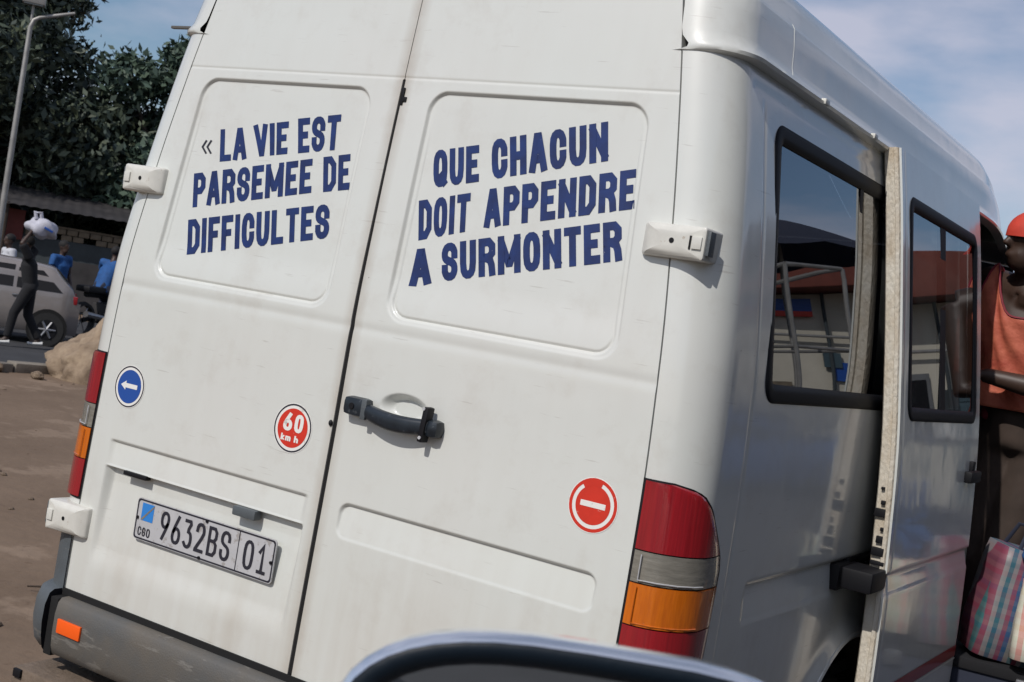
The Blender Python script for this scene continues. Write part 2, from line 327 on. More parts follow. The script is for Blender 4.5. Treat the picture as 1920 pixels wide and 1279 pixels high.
# ------------------------------------------------------------------ van skin
RC = 0.118
wz = pchip([.35, .9, 1.2, 1.5, 1.8, 2.05, 2.25, 2.5], [.972, .978, .975, .962, .928, .889, .852, .80])
y0 = pchip([.40, .58, 1.22, 1.49, 1.75, 2.04, 2.30, 2.7], [-.018, -.015, .005, .011, .029, .054, .08, .125])
VAN = tag(empty('minibus', (0, 0, 0)), 'white high roof minibus seen from behind with blue painted slogan', 'minibus')

def xo_(z): return np.interp(z, [1.5, 2.07], [.735, .692])
def emboss(x, z, left):
    """inward depth of the pressings of a rear door; x measured from the centre line, positive"""
    d = np.zeros_like(x)
    xn = .095 + (x - .095) * .64 / (xo_(z) - .095)
    s1 = sdr(xn, z, .093, .737, 1.500, 2.072, .055)
    d += .0092 * sstep(.0042, -.0052, s1) * (1 - .75 * sstep(1.62, 1.51, z))
    s2 = sdr(xn, z, .108, .722, 1.512, 2.055, .045)
    d += .0030 * sstep(.002, -.003, s2) * sstep(2.06, 1.9, z) + .0045 * np.exp(-(s2 / .0034)**2) * sstep(1.60, 1.53, z)
    # seam of the roof extension
    d += .0015 * np.exp(-((z - 2.103) / .003)**2)
    if left:
        side = sstep(.040, .062, x) * sstep(.785, .76, x)
        band = sstep(1.038, 1.028, z) * sstep(.962, .966, z)
        d += .010 * side * band * (0.35 + 0.65 * np.clip((z - .962) / .07, 0, 1))
        low = sstep(.964, .954, z) * sstep(.66, .74, z)
        d += .024 * side * low * np.clip((z - .62) / .30, 0, 1)
    else:
        s3 = sdr(x, z, .062, .785, .955, 1.042, .028)
        d += .010 * sstep(.003, -.006, s3) * (0.12 + 0.88 * np.clip((z - .955) / .08, 0, 1))
        e = np.hypot((x - .20) / .072, (z - 1.298) / .036)
        d += .022 * sstep(1.05, .55, e)
    # faint swage under the window panels
    d += .0015 * np.exp(-((z - 1.47) / .012)**2)
    return d
def rear_y(x, z, left):
    return y0(z) + emboss(np.abs(x), z, left)
ZB, ZT = .592, 2.44
def rear_door(left):
    sgn = -1 if left else 1
    zs = np.linspace(ZB, ZT, 800); n = 360
    t = np.linspace(0, 1, n)
    Z = np.repeat(zs[:, None], n, 1)
    gap = np.where(Z < 2.1, .0045 + .0025 * sstep(1.9, 1.3, Z), .0012)
    xin = gap; xout = wz(Z) - RC - .004
    X = xin + (xout - xin) * t[None, :]
    Y = y0(Z) + emboss(X, Z, left)
    P = np.stack([X * sgn, Y, Z], -1)
    # rolled edges: two extra rings
    def ring(P, ins, dy):
        Q = np.pad(P, ((1, 1), (1, 1), (0, 0)), mode='edge'); 
        b = np.zeros(Q.shape[:2], bool); b[0] = b[-1] = True; b[:, 0] = b[:, -1] = True
        Q[b, 1] += dy; Q[0, :, 2] -= ins; Q[-1, :, 2] += ins; Q[:, 0, 0] -= sgn * ins * .3; Q[:, -1, 0] += sgn * ins * .3
        return Q
    P = ring(P, .0012, .0022); P = ring(P, .0, .03)
    return grid('rear_door', P, 'van_paint', VAN, sharp=60, flip=left)
doorL = rear_door(True); doorR = rear_door(False)
doorL['label'] = 'left rear door with number plate'; doorR['label'] = 'right rear door with black handle'
# black backing sheet that stands in for shade in the shut lines
bk = []
for z in np.linspace(.55, 2.46, 40):
    w = float(wz(z)) - .03; bk.append([(x, float(y0(z)) + (.034 if abs(x) < w - .01 else .05), z) for x in (-w, -w + .05, 0, w - .05, w)])
grid('gap_shade_backing', np.array(bk), 'gap', VAN)

# ---- body side: corner pillar + quarter panel
W1 = (.335, 1.52, 1.468, 2.095, .05)          # side window outline y0,y1,z0,z1,r
ARCH = (1.30, .34, .455)
def side_disp(y, z):
    d = np.zeros_like(y)
    band = sstep(1.034, 1.026, z) * sstep(.938, .944, z) * sstep(.375, .40, y)
    d += .012 * band * np.clip((z - .93) / .09, .25, 1)
    d += .0035 * np.exp(-((y - .262) / .004)**2) * sstep(2.15, 2.1, z)
    d += .002 * np.exp(-((z - 2.155) / .01)**2)
    # flare of the wheel arch
    r = np.hypot(y - ARCH[0], z - ARCH[1]); d -= .022 * np.exp(-((r - ARCH[2] - .0) / .035)**2)
    return d
YQ = 2.34
def body_side(yend, res, name, holes=True):
    zs = np.linspace(.41, 2.20, int(1.8 / res)); na = 16
    ns = int((yend - .2) / res)
    Z = np.repeat(zs[:, None], na + ns + 3, 1)
    X = np.empty_like(Z); Y = np.empty_like(Z)
    for i, z in enumerate(zs):
        w = float(wz(z)); yy = float(y0(z)); a = np.linspace(0, math.pi / 2, na)
        ax = w - RC + RC * np.sin(a); ay = yy + RC * (1 - np.cos(a))
        sy = np.concatenate([np.linspace(yy + RC, .245, 5)[1:-1], np.linspace(.245, yend, ns)])
        X[i] = np.concatenate([ax, np.full(len(sy), w)]); Y[i] = np.concatenate([ay, sy])
    D = np.where(np.arange(X.shape[1])[None, :] >= na, side_disp(Y, Z), 0)
    X = X - D
    P = np.stack([X, Y, Z], -1)
    Yc = (Y[:-1, :-1] + Y[1:, 1:]) / 2; Zc = (Z[:-1, :-1] + Z[1:, 1:]) / 2
    keep = np.ones(Yc.shape, bool)
    if holes:
        keep &= ~(sdr(Yc, Zc, *W1) < -.006)
        keep &= ~(np.hypot(Yc - ARCH[0], Zc - ARCH[1]) < ARCH[2])
    # inward return at the hinge line
    Pl = P[:, :1].copy(); Pl[:, :, 1] += .05; Pl[:, :, 0] -= .002
    P = np.concatenate([Pl, P], 1); keep = np.concatenate([np.ones((keep.shape[0], 1), bool), keep], 1)
    return grid(name, P, 'van_paint_side', VAN, keep, sharp=50)
bsR = body_side(YQ, .0075, 'quarter_panel'); bsR['label'] = 'right rear quarter panel in shade'
bsL = body_side(3.4, .012, 'side_panel'); bsL.data.transform(Matrix.Scale(-1, 4, (1, 0, 0))); bsL.data.flip_normals()

def ring_on(outline, surf, offs, insets, name, m, parent, cyz):
    """moulding that follows an outline: offs out of the surface, insets towards the middle"""
    rows = []
    cy, cz = cyz; n = len(outline)
    for o_, ins in zip(offs, insets):
        r = []
        for i, (y, z) in enumerate(outline):
            yp, zp = outline[i - 1]; yn, zn = outline[(i + 1) % n]
            ty, tz = yn - yp, zn - zp; l = math.hypot(ty, tz) or 1; ny, nz = -tz / l, ty / l
            if (cy - y) * ny + (cz - z) * nz < 0: ny, nz = -ny, -nz
            r.append(surf(y + ny * ins, z + nz * ins, o_))
        r.append(r[0]); rows.append(r)
    return grid(name, np.array(rows), m, parent, sharp=None)
def body_pt(y, z, o): return (float(wz(z)) + o, y, z)
def pane(outline_rect, surf, off, name, m, parent, n=10):
    a0, a1, b0, b1, r = outline_rect
    zs = np.linspace(b0, b1, 24); rows = []
    for z in zs:
        e = max(0, r - min(z - b0, b1 - z)); ins = r - math.sqrt(max(0, r * r - e * e))
        rows.append([surf(y, z, off) for y in np.linspace(a0 + ins, a1 - ins, n)])
    return grid(name, np.array(rows), m, parent)
def window(rect, surf, parent, gas=.030, top=.02):
    y_a, y_b, z_a, z_b, r = rect
    ol = rrect(y_a, y_b, z_a, z_b, r, 8)
    wf = ring_on(ol, surf, [-.004, .003, .0045, .004, .001, -.02], [-.012, -.008, .0, gas * .5, gas, gas + .003], 'window', 'rubber', parent, ((y_a + y_b) / 2, (z_a + z_b) / 2))
    pane((y_a + .008, y_b - .008, z_a + .008, z_b - .008, r), surf, -.004, 'glass', 'window_glass', wf)
    return wf
wf1 = window(W1, body_pt, VAN, .034)
def body_ptL(y, z, o): return (-float(wz(z)) - o, y, z)
window(W1, body_ptL, VAN)
# sliding glass upright inside the window
MB().box((float(wz(1.78)) - .02, 1.02, 1.78), (.008, .014, .29), R=Matrix.Rotation(R_(-6.5), 3, 'Y')).build('sash', 'rubber', wf1)

# ---- gutter and roof
def plan_path(w, yy, rc, yend, n_arc=14, n_side=60, start=0):
    a = np.linspace(0, math.pi / 2, n_arc); x = w - rc + rc * np.sin(a); y = yy + rc * (1 - np.cos(a))
    sy = np.linspace(yy + rc, yend, n_side)[1:]
    return np.concatenate([x, np.full(len(sy), w)]), np.concatenate([y, sy])
rp_ = [(.848, 2.198), (.868, 2.200), (.884, 2.206), (.886, 2.214), (.878, 2.222), (.868, 2.232), (.862, 2.25), (.855, 2.30), (.847, 2.345), (.843, 2.352), (.838, 2.358), (.825, 2.40), (.803, 2.435), (.765, 2.468), (.70, 2.498), (.60, 2.525), (.45, 2.55), (.25, 2.568), (.001, 2.575)]
rows = []
YF = 4.10
for (w, z) in rp_:
    rc = min(RC + .012, w * .5)
    x, y = plan_path(w, float(y0(z)) - (.004 if w > .86 else 0) + (max(0, z - 2.5) * .9), rc, YF, 14, 90)
    # towards the cab the roof comes down
    t = sstep(2.6, 4.1, y); drop = t * (0.04 + (z - 2.2) * 0.85)
    rows.append(np.stack([x - t * .14 * (w / .86), y, np.full_like(x, z) - drop], -1))
RP = np.array(rows)
roofR = grid('roof', RP, 'van_paint_side', VAN, sharp=45)
roofL = mirror_x(roofR, 'roof')
hd = []
for z in np.linspace(2.445, 2.56, 8):
    w = float(np.interp(z, [p[1] for p in rp_], [p[0] for p in rp_])); rc = min(RC + .012, w * .5); x1 = max(w - rc, .02)
    yy = float(y0(z)) + (max(0, z - 2.5) * .9); hd.append([(x, yy, z) for x in np.linspace(-x1, x1, 8)])
grid('roof_header', np.array(hd), 'van_paint', VAN)
# gutter joints: little clips seen on the drip rail
for y in (.62, 1.05):
    MB().box((.884, y, 2.214), (.008, .016, .007), bev=.002).build('gutter_clip', 'hinge_paint', VAN)
MB().box((-.846, float(y0(2.22)) + .03, 2.222), (.062, .006, .004), bev=.0015).build('gutter_end', 'bumper', VAN)
# roof seam ribs
for y in (.42,):
    i = int(np.argmin(np.abs(RP[6, :, 1] - y)))
    MB().tube([tuple(RP[k, i] + np.array([.0, 0, .0])) for k in range(5, 11)], .0009, 6).build('roof_seam', 'van_paint_side', VAN)

# ---- sliding door, standing open beside the quarter panel
wd = pchip([.40, .55, .70, .97, 1.125, 1.35, 1.576, 1.877, 2.03, 2.21], [1.098, 1.100, 1.098, 1.087, 1.078, 1.060, 1.030, .983, .957, .922])
DY0, DY1, DZ0, DZ1 = 1.20, 2.25, .47, 2.215
W2 = (1.285, 2.175, 1.452, 2.085, .045)
def door_pt(y, z, o): return (float(wd(z)) + o, y, z)
zs = np.linspace(DZ0, DZ1, 230); ysd = np.linspace(DY0, DY1, 130)
YY, ZZ = np.meshgrid(ysd, zs)
dd = .010 * sstep(1.008, 1.0, ZZ) * sstep(.940, .946, ZZ) * np.clip((ZZ - .92) / .08, .3, 1)
dd += .004 * np.exp(-((ZZ - .648) / .004)**2) + .003 * np.exp(-((YY - 1.235) / .004)**2)
XX = wd(ZZ) - dd
P = np.stack([XX, YY, ZZ], -1)
kp = ~(sdr((YY[:-1, :-1] + YY[1:, 1:]) / 2, (ZZ[:-1, :-1] + ZZ[1:, 1:]) / 2, *W2) < -.006)
def padx(P, keep):
    Q = np.pad(P, ((1, 1), (1, 1), (0, 0)), mode='edge'); b = np.zeros(Q.shape[:2], bool); b[0] = b[-1] = True; b[:, 0] = b[:, -1] = True
    Q[b, 0] -= .006; Q[:, 0, 1] -= .002; Q[:, -1, 1] += .002
    K = np.ones((Q.shape[0] - 1, Q.shape[1] - 1), bool); K[1:-1, 1:-1] = keep; return Q, K
P, kp = padx(P, kp)
SD = grid('sliding_door', P, 'van_paint_side', VAN, kp, sharp=50); SD['label'] = 'sliding door standing open beside the body'
wf2 = window(W2, door_pt, SD, .03)
MB().box((float(wd(1.77)) - .010, 1.70, 1.77), (.006, .035, .30), R=Matrix.Rotation(R_(-9.3), 3, 'Y')).build('sash', 'rubber', wf2)
# the door's rear edge (the cream strip): a stepped pressing
er = []
for z in np.linspace(DZ0, DZ1, 90):
    x = float(wd(z)) - .004; er.append([(x - .0, DY0 + .004, z), (x - .006, DY0 - .006, z), (x - .016, DY0 - .007, z), (x - .019, DY0 + .001, z), (x - .045, DY0 + .003, z), (x - .050, DY0 + .012, z), (x - .052, DY0 + .04, z)])
EDGE = grid('door_edge', np.array(er), 'door_edge', SD, sharp=35)
ie = []
for z in np.linspace(DZ0, DZ1, 40): ie.append([(float(wd(z)) - .05, y, z) for y in np.linspace(DY0 + .03, DY1, 30)])
ie = np.array(ie); yc = (ie[:-1, :-1, 1] + ie[1:, 1:, 1]) / 2; zc = (ie[:-1, :-1, 2] + ie[1:, 1:, 2]) / 2
grid('inner_panel', ie, 'interior', SD, ~(sdr(yc, zc, *W2) < -.02))
fe = []
for z in np.linspace(DZ0, DZ1, 60): x = float(wd(z)); fe.append([(x - .004, DY1 - .002, z), (x - .008, DY1 + .008, z), (x - .05, DY1 + .01, z)])
grid('front_edge', np.array(fe), 'hinge_paint', SD)
for z, h, w_, dx in ((1.175, .012, .016, -.036), (1.10, .010, .010, -.03), (1.205, .006, .006, -.03), (1.065, .012, .018, -.032), (1.245, .004, .005, -.034), (1.13, .005, .005, -.026), (1.033, .006, .02, -.03)):
    MB().box((float(wd(z)) + dx, DY0 - .002, z), (w_, .006, h), bev=.002).build('latch', 'black', EDGE)
MB().box((float(wd(.995)) - .055, DY0 - .055, .990), (.052, .075, .030), bev=.008).build('roller_arm', 'black', SD)
MB().box((float(wz(1.0)) - .002, DY0 - .09, .988), (.02, .06, .036), bev=.006).build('roller_bracket', 'black', SD)
# guide rail in the quarter panel
MB().box((float(wz(1.0)) - .006, 1.75, 1.02), (.010, .58, .012), bev=.003).build('guide_rail', 'black', VAN)
# red stripe and bright line low on the door
st = []
for z in (.662, .655, .628, .621): st.append([(float(wd(z)) + .0025 - .001 * (z in (.662, .621)), y, z) for y in np.linspace(DY0 + .002, DY1 - .002, 12)])
grid('red_stripe', np.array(st), 'red_stripe', SD)
st = []
for z in (.618, .612): st.append([(float(wd(z)) + .003, y, z) for y in np.linspace(DY0 + .002, DY1 - .002, 12)])
grid('trim_line', np.array(st), 'hinge_paint', SD)
# outside handle of the sliding door
hb = MB().box((float(wd(1.26)) + .012, 2.14, 1.262), (.014, .075, .020), bev=.007).build('handle', 'black', SD)
MB().box((float(wd(1.30)) + .006, 2.15, 1.296), (.008, .02, .018), bev=.004).build('lock', 'black', hb)

# ---- tail lamps: lens patches on the rounded corner
LAMP_TOP = [(-.001, 1.269), (.06, 1.268), (.105, 1.263), (.135, 1.252), (.165, 1.226), (.195, 1.190), (.228, 1.150), (.252, 1.115), (.262, 1.08)]
def lamp_pt(s, z, o, sgn):
    """s: distance along the body from the hinge line, round the corner"""
    w = float(wz(z)); a = min(s / RC, math.pi / 2)
    x = w - RC + RC * math.sin(a); y = float(y0(z)) + RC * (1 - math.cos(a)); nx, ny = math.sin(a), -math.cos(a)
    ex = max(0, s - RC * math.pi / 2)
    return (sgn * (x + nx * o), y + ny * o + ex, z)
def lamp(sgn):
    root = None
    def smax(z):
        return float(np.interp(-z, [-p[1] for p in LAMP_TOP], [p[0] for p in LAMP_TOP])) if z > 1.08 else .262 - .01 * (1.08 - z) / .25
    def sect(name, z_a, z_b, m, parent, o=.010, s0=.004, lab=None):
        rows = []
        for z in np.linspace(z_a, z_b, max(4, int((z_b - z_a) / .008))):
            s1 = max(smax(z) - .005, s0 + .004)
            r = [lamp_pt(s0, z, -.006, sgn)]
            for k in range(17):
                t = k / 16; s = s0 + (s1 - s0) * t
                r.append(lamp_pt(s, z, o * (1 - .55 * (2 * t - 1)**6) , sgn))
            r.append(lamp_pt(s1, z, -.006, sgn)); rows.append(r)
        rows = np.array(rows)
        lo = rows[:1].copy(); hi = rows[-1:].copy()
        P = np.concatenate([lo, rows, hi], 0)
        for k in range(P.shape[1]):
            for r_, z in ((0, z_a), (-1, z_b)):
                s1 = max(smax(z) - .005, s0 + .004); t = min(max((k - 1) / 16, 0), 1); P[r_, k] = lamp_pt(s0 + (s1 - s0) * t, z, -.006, sgn)
        o_ = grid(name, P, m, parent, sharp=50, flip=(sgn < 0))
        return o_
    # black surround
    rows = []
    for z in np.linspace(.846, 1.2705, 60):
        s1 = smax(min(z, 1.268)); rows.append([lamp_pt(-.003 + (s1 + .007) * k / 14, z, .0022, sgn) for k in range(15)])
    root = grid('tail_lamp', np.array(rows), 'black', VAN, flip=(sgn < 0))
    sect('red_lens', 1.121, 1.2665, 'lens_red', root)
    sect('reversing_lens', 1.052, 1.118, 'lens_clear', root, .009)
    sect('amber_lens', .962, 1.049, 'lens_amber', root, .011)
    sect('lower_red_lens', .853, .959, 'lens_red', root, .0105)
    # inner frames seen in the lenses
    for (z_a, z_b, m) in ((1.058, 1.112, 'plate'), (.967, 1.044, 'lens_amber')):
        pts = [lamp_pt(.022, z_b, .0125, sgn), lamp_pt(.022, z_a, .0125, sgn)] + [lamp_pt(s, z_a, .0125, sgn) for s in (.06, .1, .14, .165)]
        MB().tube(pts, .0016, 6).build('lens_frame', m, root)
    return root
lamp(1)['label'] = 'right tail lamp wrapping round the corner'; lamp(-1)['label'] = 'left tail lamp seen edge on'

# ---- hinges
def hinge(sgn, zc, x0, x1, hh):
    yb = float(y0(zc)); xm = (x0 + x1) / 2; yf = yb - .034
    rows = []
    for d, ins in ((.10, 0), (.006, 0), (.002, .0015), (.0, .005)):
        ol = rrect(x0 + ins, x1 - ins, zc - hh + ins, zc + hh - ins, .006, 4); rows.append([(sgn * a_, yf + d + .020 * float(sstep(x0 + .03, x0, a_)), b_) for a_, b_ in ol + ol[:1]])
    for q in (.85, .6, .3, .02):
        rows.append([(sgn * (xm + (a_ - xm) * q), yf + .020 * float(sstep(x0 + .03, x0, xm + (a_ - xm) * q)), zc + (b_ - zc) * q) for a_, b_ in ol + ol[:1]])
    root = grid('hinge', np.array(rows), 'hinge_paint', VAN, sharp=35, flip=(sgn > 0))
    px_ = x0 + (x1 - x0) * .50
    MB().tube([(sgn * px_, yf + .004, zc), (sgn * px_, yf - .0012, zc)], .0058, 12).build('pin_hole', 'black', root)
    if sgn > 0: MB().box((sgn * (x1 - .034), yf - .0004, zc), (.0022, .002, hh * .40), bev=.0006).build('slot', 'black', root)
    MB().box((sgn * (x1 + .004), yf + .020, zc + .002), (.004, .014, hh * .72), bev=.002).build('end_clip', 'cladding', root)
    MB().box((sgn * (x1 - .018), yf - .002, zc), (.011, .0025, hh * .36), bev=.001).build('tab', 'hinge_paint', root)
    return root
hinge(1, 1.776, .750, .905, .036)['label'] = 'upper right door hinge'
hinge(-1, 1.770, .755, .893, .037); hinge(-1, .789, .800, .948, .043); hinge(1, .789, .800, .948, .043)

# ---- door handle
hroot = MB()
rings = []
for t in np.linspace(0, 1, 18):
    x = .098 + t * .20; zc_ = 1.2785 - .010 * math.sin(t * math.pi) - .007 * t; yc_ = float(y0(1.27)) - .020 - .012 * math.sin(t * math.pi); hh_ = .0180 + .003 * math.sin(t * math.pi)
    rings.append([(x, yc_ - .015 * math.copysign(abs(math.cos(a_))**.7, math.cos(a_)), zc_ + hh_ * math.copysign(abs(math.sin(a_))**.7, math.sin(a_))) for a_ in np.linspace(0, 2 * math.pi, 21)[:-1]])
hroot.loft(rings); HD = hroot.build('handle', 'handle', doorR, sharp=60)
MB().box((.072, float(y0(1.28)) - .010, 1.281), (.036, .020, .0235), bev=.014).build('lock_housing', 'handle', HD)
MB().tube([(.066, -.02, 1.282), (.066, -.0262, 1.282)], .0075, 12).build('keyhole', 'black', HD)
MB().box((.306, float(y0(1.27)) - .012, 1.270), (.021, .022, .0215), bev=.016).build('end_boss', 'handle', HD)
MB().box((.289, float(y0(1.28)) - .026, 1.277), (.0075, .014, .042), bev=.004, R=Matrix.Rotation(R_(4), 3, 'Y')).build('clip', 'black', HD)
MB().box((.108, float(y0(1.28)) - .028, 1.280), (.008, .010, .025), bev=.003).build('collar', 'cladding', HD)
for dz in (.034, -.034): MB().tube([(.287, -.03, 1.28 + dz), (.287, -.036, 1.28 + dz)], .0042, 8).build('rivet', 'plate', HD)
# black strip painting the shade inside the centre shut line
sl_ = [[(x, float(y0(z)) + .0035, z) for x in (-.0085, .0085)] for z in np.linspace(.595, 2.098, 40)]
grid('centre_gap_shade', np.array(sl_), 'gap', VAN)
# tiny latch marks on the shut line
MB().box((.008, float(y0(2.06)) - .002, 2.055), (.0035, .003, .022), bev=.001).build('seal_lug', 'black', doorL)
MB().box((.016, float(y0(2.06)) - .002, 2.048), (.005, .003, .006), bev=.001).build('seal_lug', 'black', doorL)
MB().ell((-.012, float(y0(1.2)) - .002, 1.225), (.006, .004, .008)).build('buffer', 'black', doorL)

# ------------------------------------------------------------------ lettering
def thick(poly, t, closed):
    n = len(poly); pts = [np.array(p, float) for p in poly]
    if not closed:
        d = pts[0] - pts[1]; pts[0] = pts[0] + d / (np.linalg.norm(d) + 1e-9) * t / 2 * .98
        d = pts[-1] - pts[-2]; pts[-1] = pts[-1] + d / (np.linalg.norm(d) + 1e-9) * t / 2 * .98
    Lr = []
    for i in range(n):
        if closed: a, b, c = pts[i - 1], pts[i], pts[(i + 1) % n]
        else: a, b, c = pts[max(i - 1, 0)], pts[i], pts[min(i + 1, n - 1)]
        d1 = b - a; d2 = c - b
        if np.linalg.norm(d1) < 1e-9: d1 = d2
        if np.linalg.norm(d2) < 1e-9: d2 = d1
        d1 = d1 / np.linalg.norm(d1); d2 = d2 / np.linalg.norm(d2)
        n1 = np.array([-d1[1], d1[0]]); n2 = np.array([-d2[1], d2[0]]); m = n1 + n2; l = np.linalg.norm(m)
        m = n1 if l < 1e-6 else m / l; k = 1 / max(.5, float(m @ n1)); Lr.append((b + m * t / 2 * k, b - m * t / 2 * k))
    return Lr
def chaikin(p, closed, it=2):
    for _ in range(it):
        q = []; n = len(p)
        if not closed: q.append(p[0])
        for i in range(n if closed else n - 1):
            a, b = np.array(p[i]), np.array(p[(i + 1) % n]); q += [tuple(a * .75 + b * .25), tuple(a * .25 + b * .75)]
        if not closed: q.append(p[-1])
        p = q
    return p
O8 = [(0, .2), (0, .8), (.25, 1), (.75, 1), (1, .8), (1, .2), (.75, 0), (.25, 0)]
G = {  # width, [(polyline, closed, round)]
 'I': (.0, [([(0, 0), (0, 1)], 0, 0)]), 'L': (.85, [([(0, 1), (0, 0), (1, 0)], 0, 0)]),
 'E': (.85, [([(1, 1), (0, 1), (0, 0), (1, 0)], 0, 0), ([(.1, .51), (.75, .51)], 0, 0)]),
 'F': (.85, [([(1, 1), (0, 1), (0, 0)], 0, 0), ([(.1, .5), (.75, .5)], 0, 0)]),
 'T': (.95, [([(0, 1), (1, 1)], 0, 0), ([(.5, .9), (.5, 0)], 0, 0)]),
 'A': (1.1, [([(0, 0), (.42, 1), (.58, 1), (1, 0)], 0, 0), ([(.3, .28), (.7, .28)], 0, 0)]),
 'V': (1.1, [([(0, 1), (.43, 0), (.57, 0), (1, 1)], 0, 0)]),
 'N': (1.1, [([(0, 0), (0, 1)], 0, 0), ([(1, 0), (1, 1)], 0, 0), ([(.02, .93), (.98, .07)], 0, 0)]),
 'M': (1.6, [([(0, 0), (0, 1)], 0, 0), ([(1, 0), (1, 1)], 0, 0), ([(.03, .93), (.45, .22), (.55, .22), (.97, .93)], 0, 0)]),
 'H': (1.0, [([(0, 0), (0, 1)], 0, 0), ([(1, 0), (1, 1)], 0, 0), ([(.1, .5), (.9, .5)], 0, 0)]),
 'P': (1.0, [([(0, 0), (0, 1), (.7, 1), (1, .86), (1, .60), (.7, .46), (0, .46)], 0, 0)]),
 'R': (1.05, [([(0, 0), (0, 1), (.7, 1), (1, .86), (1, .62), (.7, .49), (0, .49)], 0, 0), ([(.55, .45), (.8, .40), (.95, .22), (1, 0)], 0, 0)]),
 'D': (1.0, [([(0, 0), (0, 1), (.6, 1), (1, .8), (1, .2), (.6, 0)], 1, 0)]),
 'O': (1.0, [(O8, 1, 1)]), 'Q': (1.0, [(O8, 1, 1), ([(.6, .22), (.95, .02)], 0, 0)]),
 'C': (.95, [([(1, .68), (1, .82), (.75, 1), (.25, 1), (0, .8), (0, .2), (.25, 0), (.75, 0), (1, .18), (1, .32)], 0, 1)]),
 'G': (.95, [([(1, .72), (1, .82), (.75, 1), (.25, 1), (0, .8), (0, .2), (.25, 0), (.75, 0), (1, .18), (1, .48), (.6, .48)], 0, 1)]),
 'U': (1.0, [([(0, 1), (0, .2), (.25, 0), (.75, 0), (1, .2), (1, 1)], 0, 1)]),
 'S': (1.0, [([(1, .72), (1, .85), (.75, 1), (.25, 1), (0, .85), (0, .66), (.2, .56), (.8, .46), (1, .34), (1, .15), (.75, 0), (.25, 0), (0, .15), (0, .28)], 0, 1)]),
 'B': (1.0, [([(0, 0), (0, 1), (.7, 1), (.95, .87), (.95, .65), (.7, .52), (1, .4), (1, .14), (.72, 0)], 1, 0), ([(.1, .52), (.6, .52)], 0, 0)]),
 '0': (.9, [(O8, 1, 1)]), '1': (.8, [([(.1, .75), (.55, 1), (.55, 0)], 0, 0), ([(.1, 0), (1, 0)], 0, 0)]),
 '2': (.95, [([(0, .75), (.05, .92), (.3, 1), (.75, 1), (1, .85), (1, .62), (0, .04), (0, 0)], 0, 1), ([(0, 0), (1, 0)], 0, 0)]),
 '3': (.9, [([(0, .98), (.95, .98), (.4, .58), (.8, .55), (1, .4), (1, .15), (.75, 0), (.25, 0), (0, .12)], 0, 1)]),
 '6': (.95, [([(.7, 1), (.12, .5), (0, .3), (0, .15), (.25, 0), (.75, 0), (1, .15), (1, .38), (.75, .54), (.3, .54), (.1, .42)], 0, 1)]),
 '9': (.95, [([(.3, 0), (.88, .5), (1, .7), (1, .85), (.75, 1), (.25, 1), (0, .85), (0, .62), (.25, .46), (.7, .46), (.9, .58)], 0, 1)]),
 'k': (.8, [([(0, 0), (0, 1)], 0, 0), ([(.9, .65), (.2, .32), (1, 0)], 0, 0)]),
 'm': (1.4, [([(0, 0), (0, .65), (.4, .65), (.5, .5), (.5, 0)], 0, 0), ([(.5, .65), (.9, .65), (1, .5), (1, 0)], 0, 0)]),
 'h': (.8, [([(0, 0), (0, 1)], 0, 0), ([(0, .58), (.7, .62), (1, .45), (1, 0)], 0, 0)]),
}
def word_strokes(word, t=.20, wc=.32, sp=.115, round_it=1):
    """strokes in word space, cap height 1; returns list of L/R pair lists and the total width"""
    x = 0; S = []
    for ch in word:
        if ch == ' ': x += .22; continue
        gw, st_ = G[ch]; w = gw * wc
        for poly, closed, rnd in st_:
            p = [(x + t / 2 + a * w, t / 2 + b * (1 - t)) for a, b in poly]
            if rnd: p = chaikin(p, closed, round_it)
            S.append((thick(p, t, closed), closed))
        x += w + t + sp
    return S, x - sp
def strokes_mesh(S, W, fn, name, m, parent, jitter=0.0, lift0=.0006, sub=True):
    mb = MB(); k = 0
    for Lr, closed in S:
        lift = lift0 + .00016 * (k % 5); k += 1
        seq = Lr + ([Lr[0]] if closed else [])
        for (a0, b0), (a1, b1) in zip(seq[:-1], seq[1:]):
            n = max(1, int(math.ceil(np.linalg.norm((a1 + b1) / 2 - (a0 + b0) / 2) / .09))) if sub else 1
            for i in range(n):
                u0, u1 = i / n, (i + 1) / n
                q = [a0 + (a1 - a0) * u0, b0 + (b1 - b0) * u0, b0 + (b1 - b0) * u1, a0 + (a1 - a0) * u1]
                mb.add([fn(p[0] / W, p[1], lift) for p in q], [(0, 1, 2, 3)])
    return mb.build(name, m, parent, smooth=False)
def ray_rear(px, py):
    """photograph pixel -> (x,z) on the rear face (used to place the sign-writing)"""
    r = right * (px - 960) + down * (py - 639.5) + fwd * 2382.86; y = 0.0
    for _ in range(30):
        t = (y - CAM.y) / r.y; z = CAM.z + r.z * t; x = CAM.x + r.x * t; y = .5 * y + .5 * float(y0(z))
    return np.array([x, z])
WORDS = [('LA', True, (408, 241), (457, 237), (456, 297), (406, 302)), ('VIE', True, (470, 233), (537, 226), (533, 287), (473, 293)), ('EST', True, (554, 221), (636, 213), (629, 279), (553, 286)),
 ('PARSEMEE', True, (358, 324), (581, 296), (578, 360), (355, 388)), ('DE', True, (601, 293), (652, 287), (650, 354), (600, 359)), ('DIFFICULTES', True, (347, 411), (613, 381), (611, 445), (345, 477)),
 ('QUE', False, (808, 281), (894, 270), (893, 339), (807, 351)), ('CHACUN', False, (917, 261), (1137, 226), (1136, 300), (917, 335)), ('DOIT', False, (780, 375), (878, 360), (874, 432), (779, 450)),
 ('APPENDRE', False, (904, 354), (1189, 315), (1186, 390), (902, 427)), ('A', False, (766, 467), (802, 463), (803, 532), (762, 537)), ('SURMONTER', False, (823, 456), (1161, 412), (1162, 488), (823, 527))]
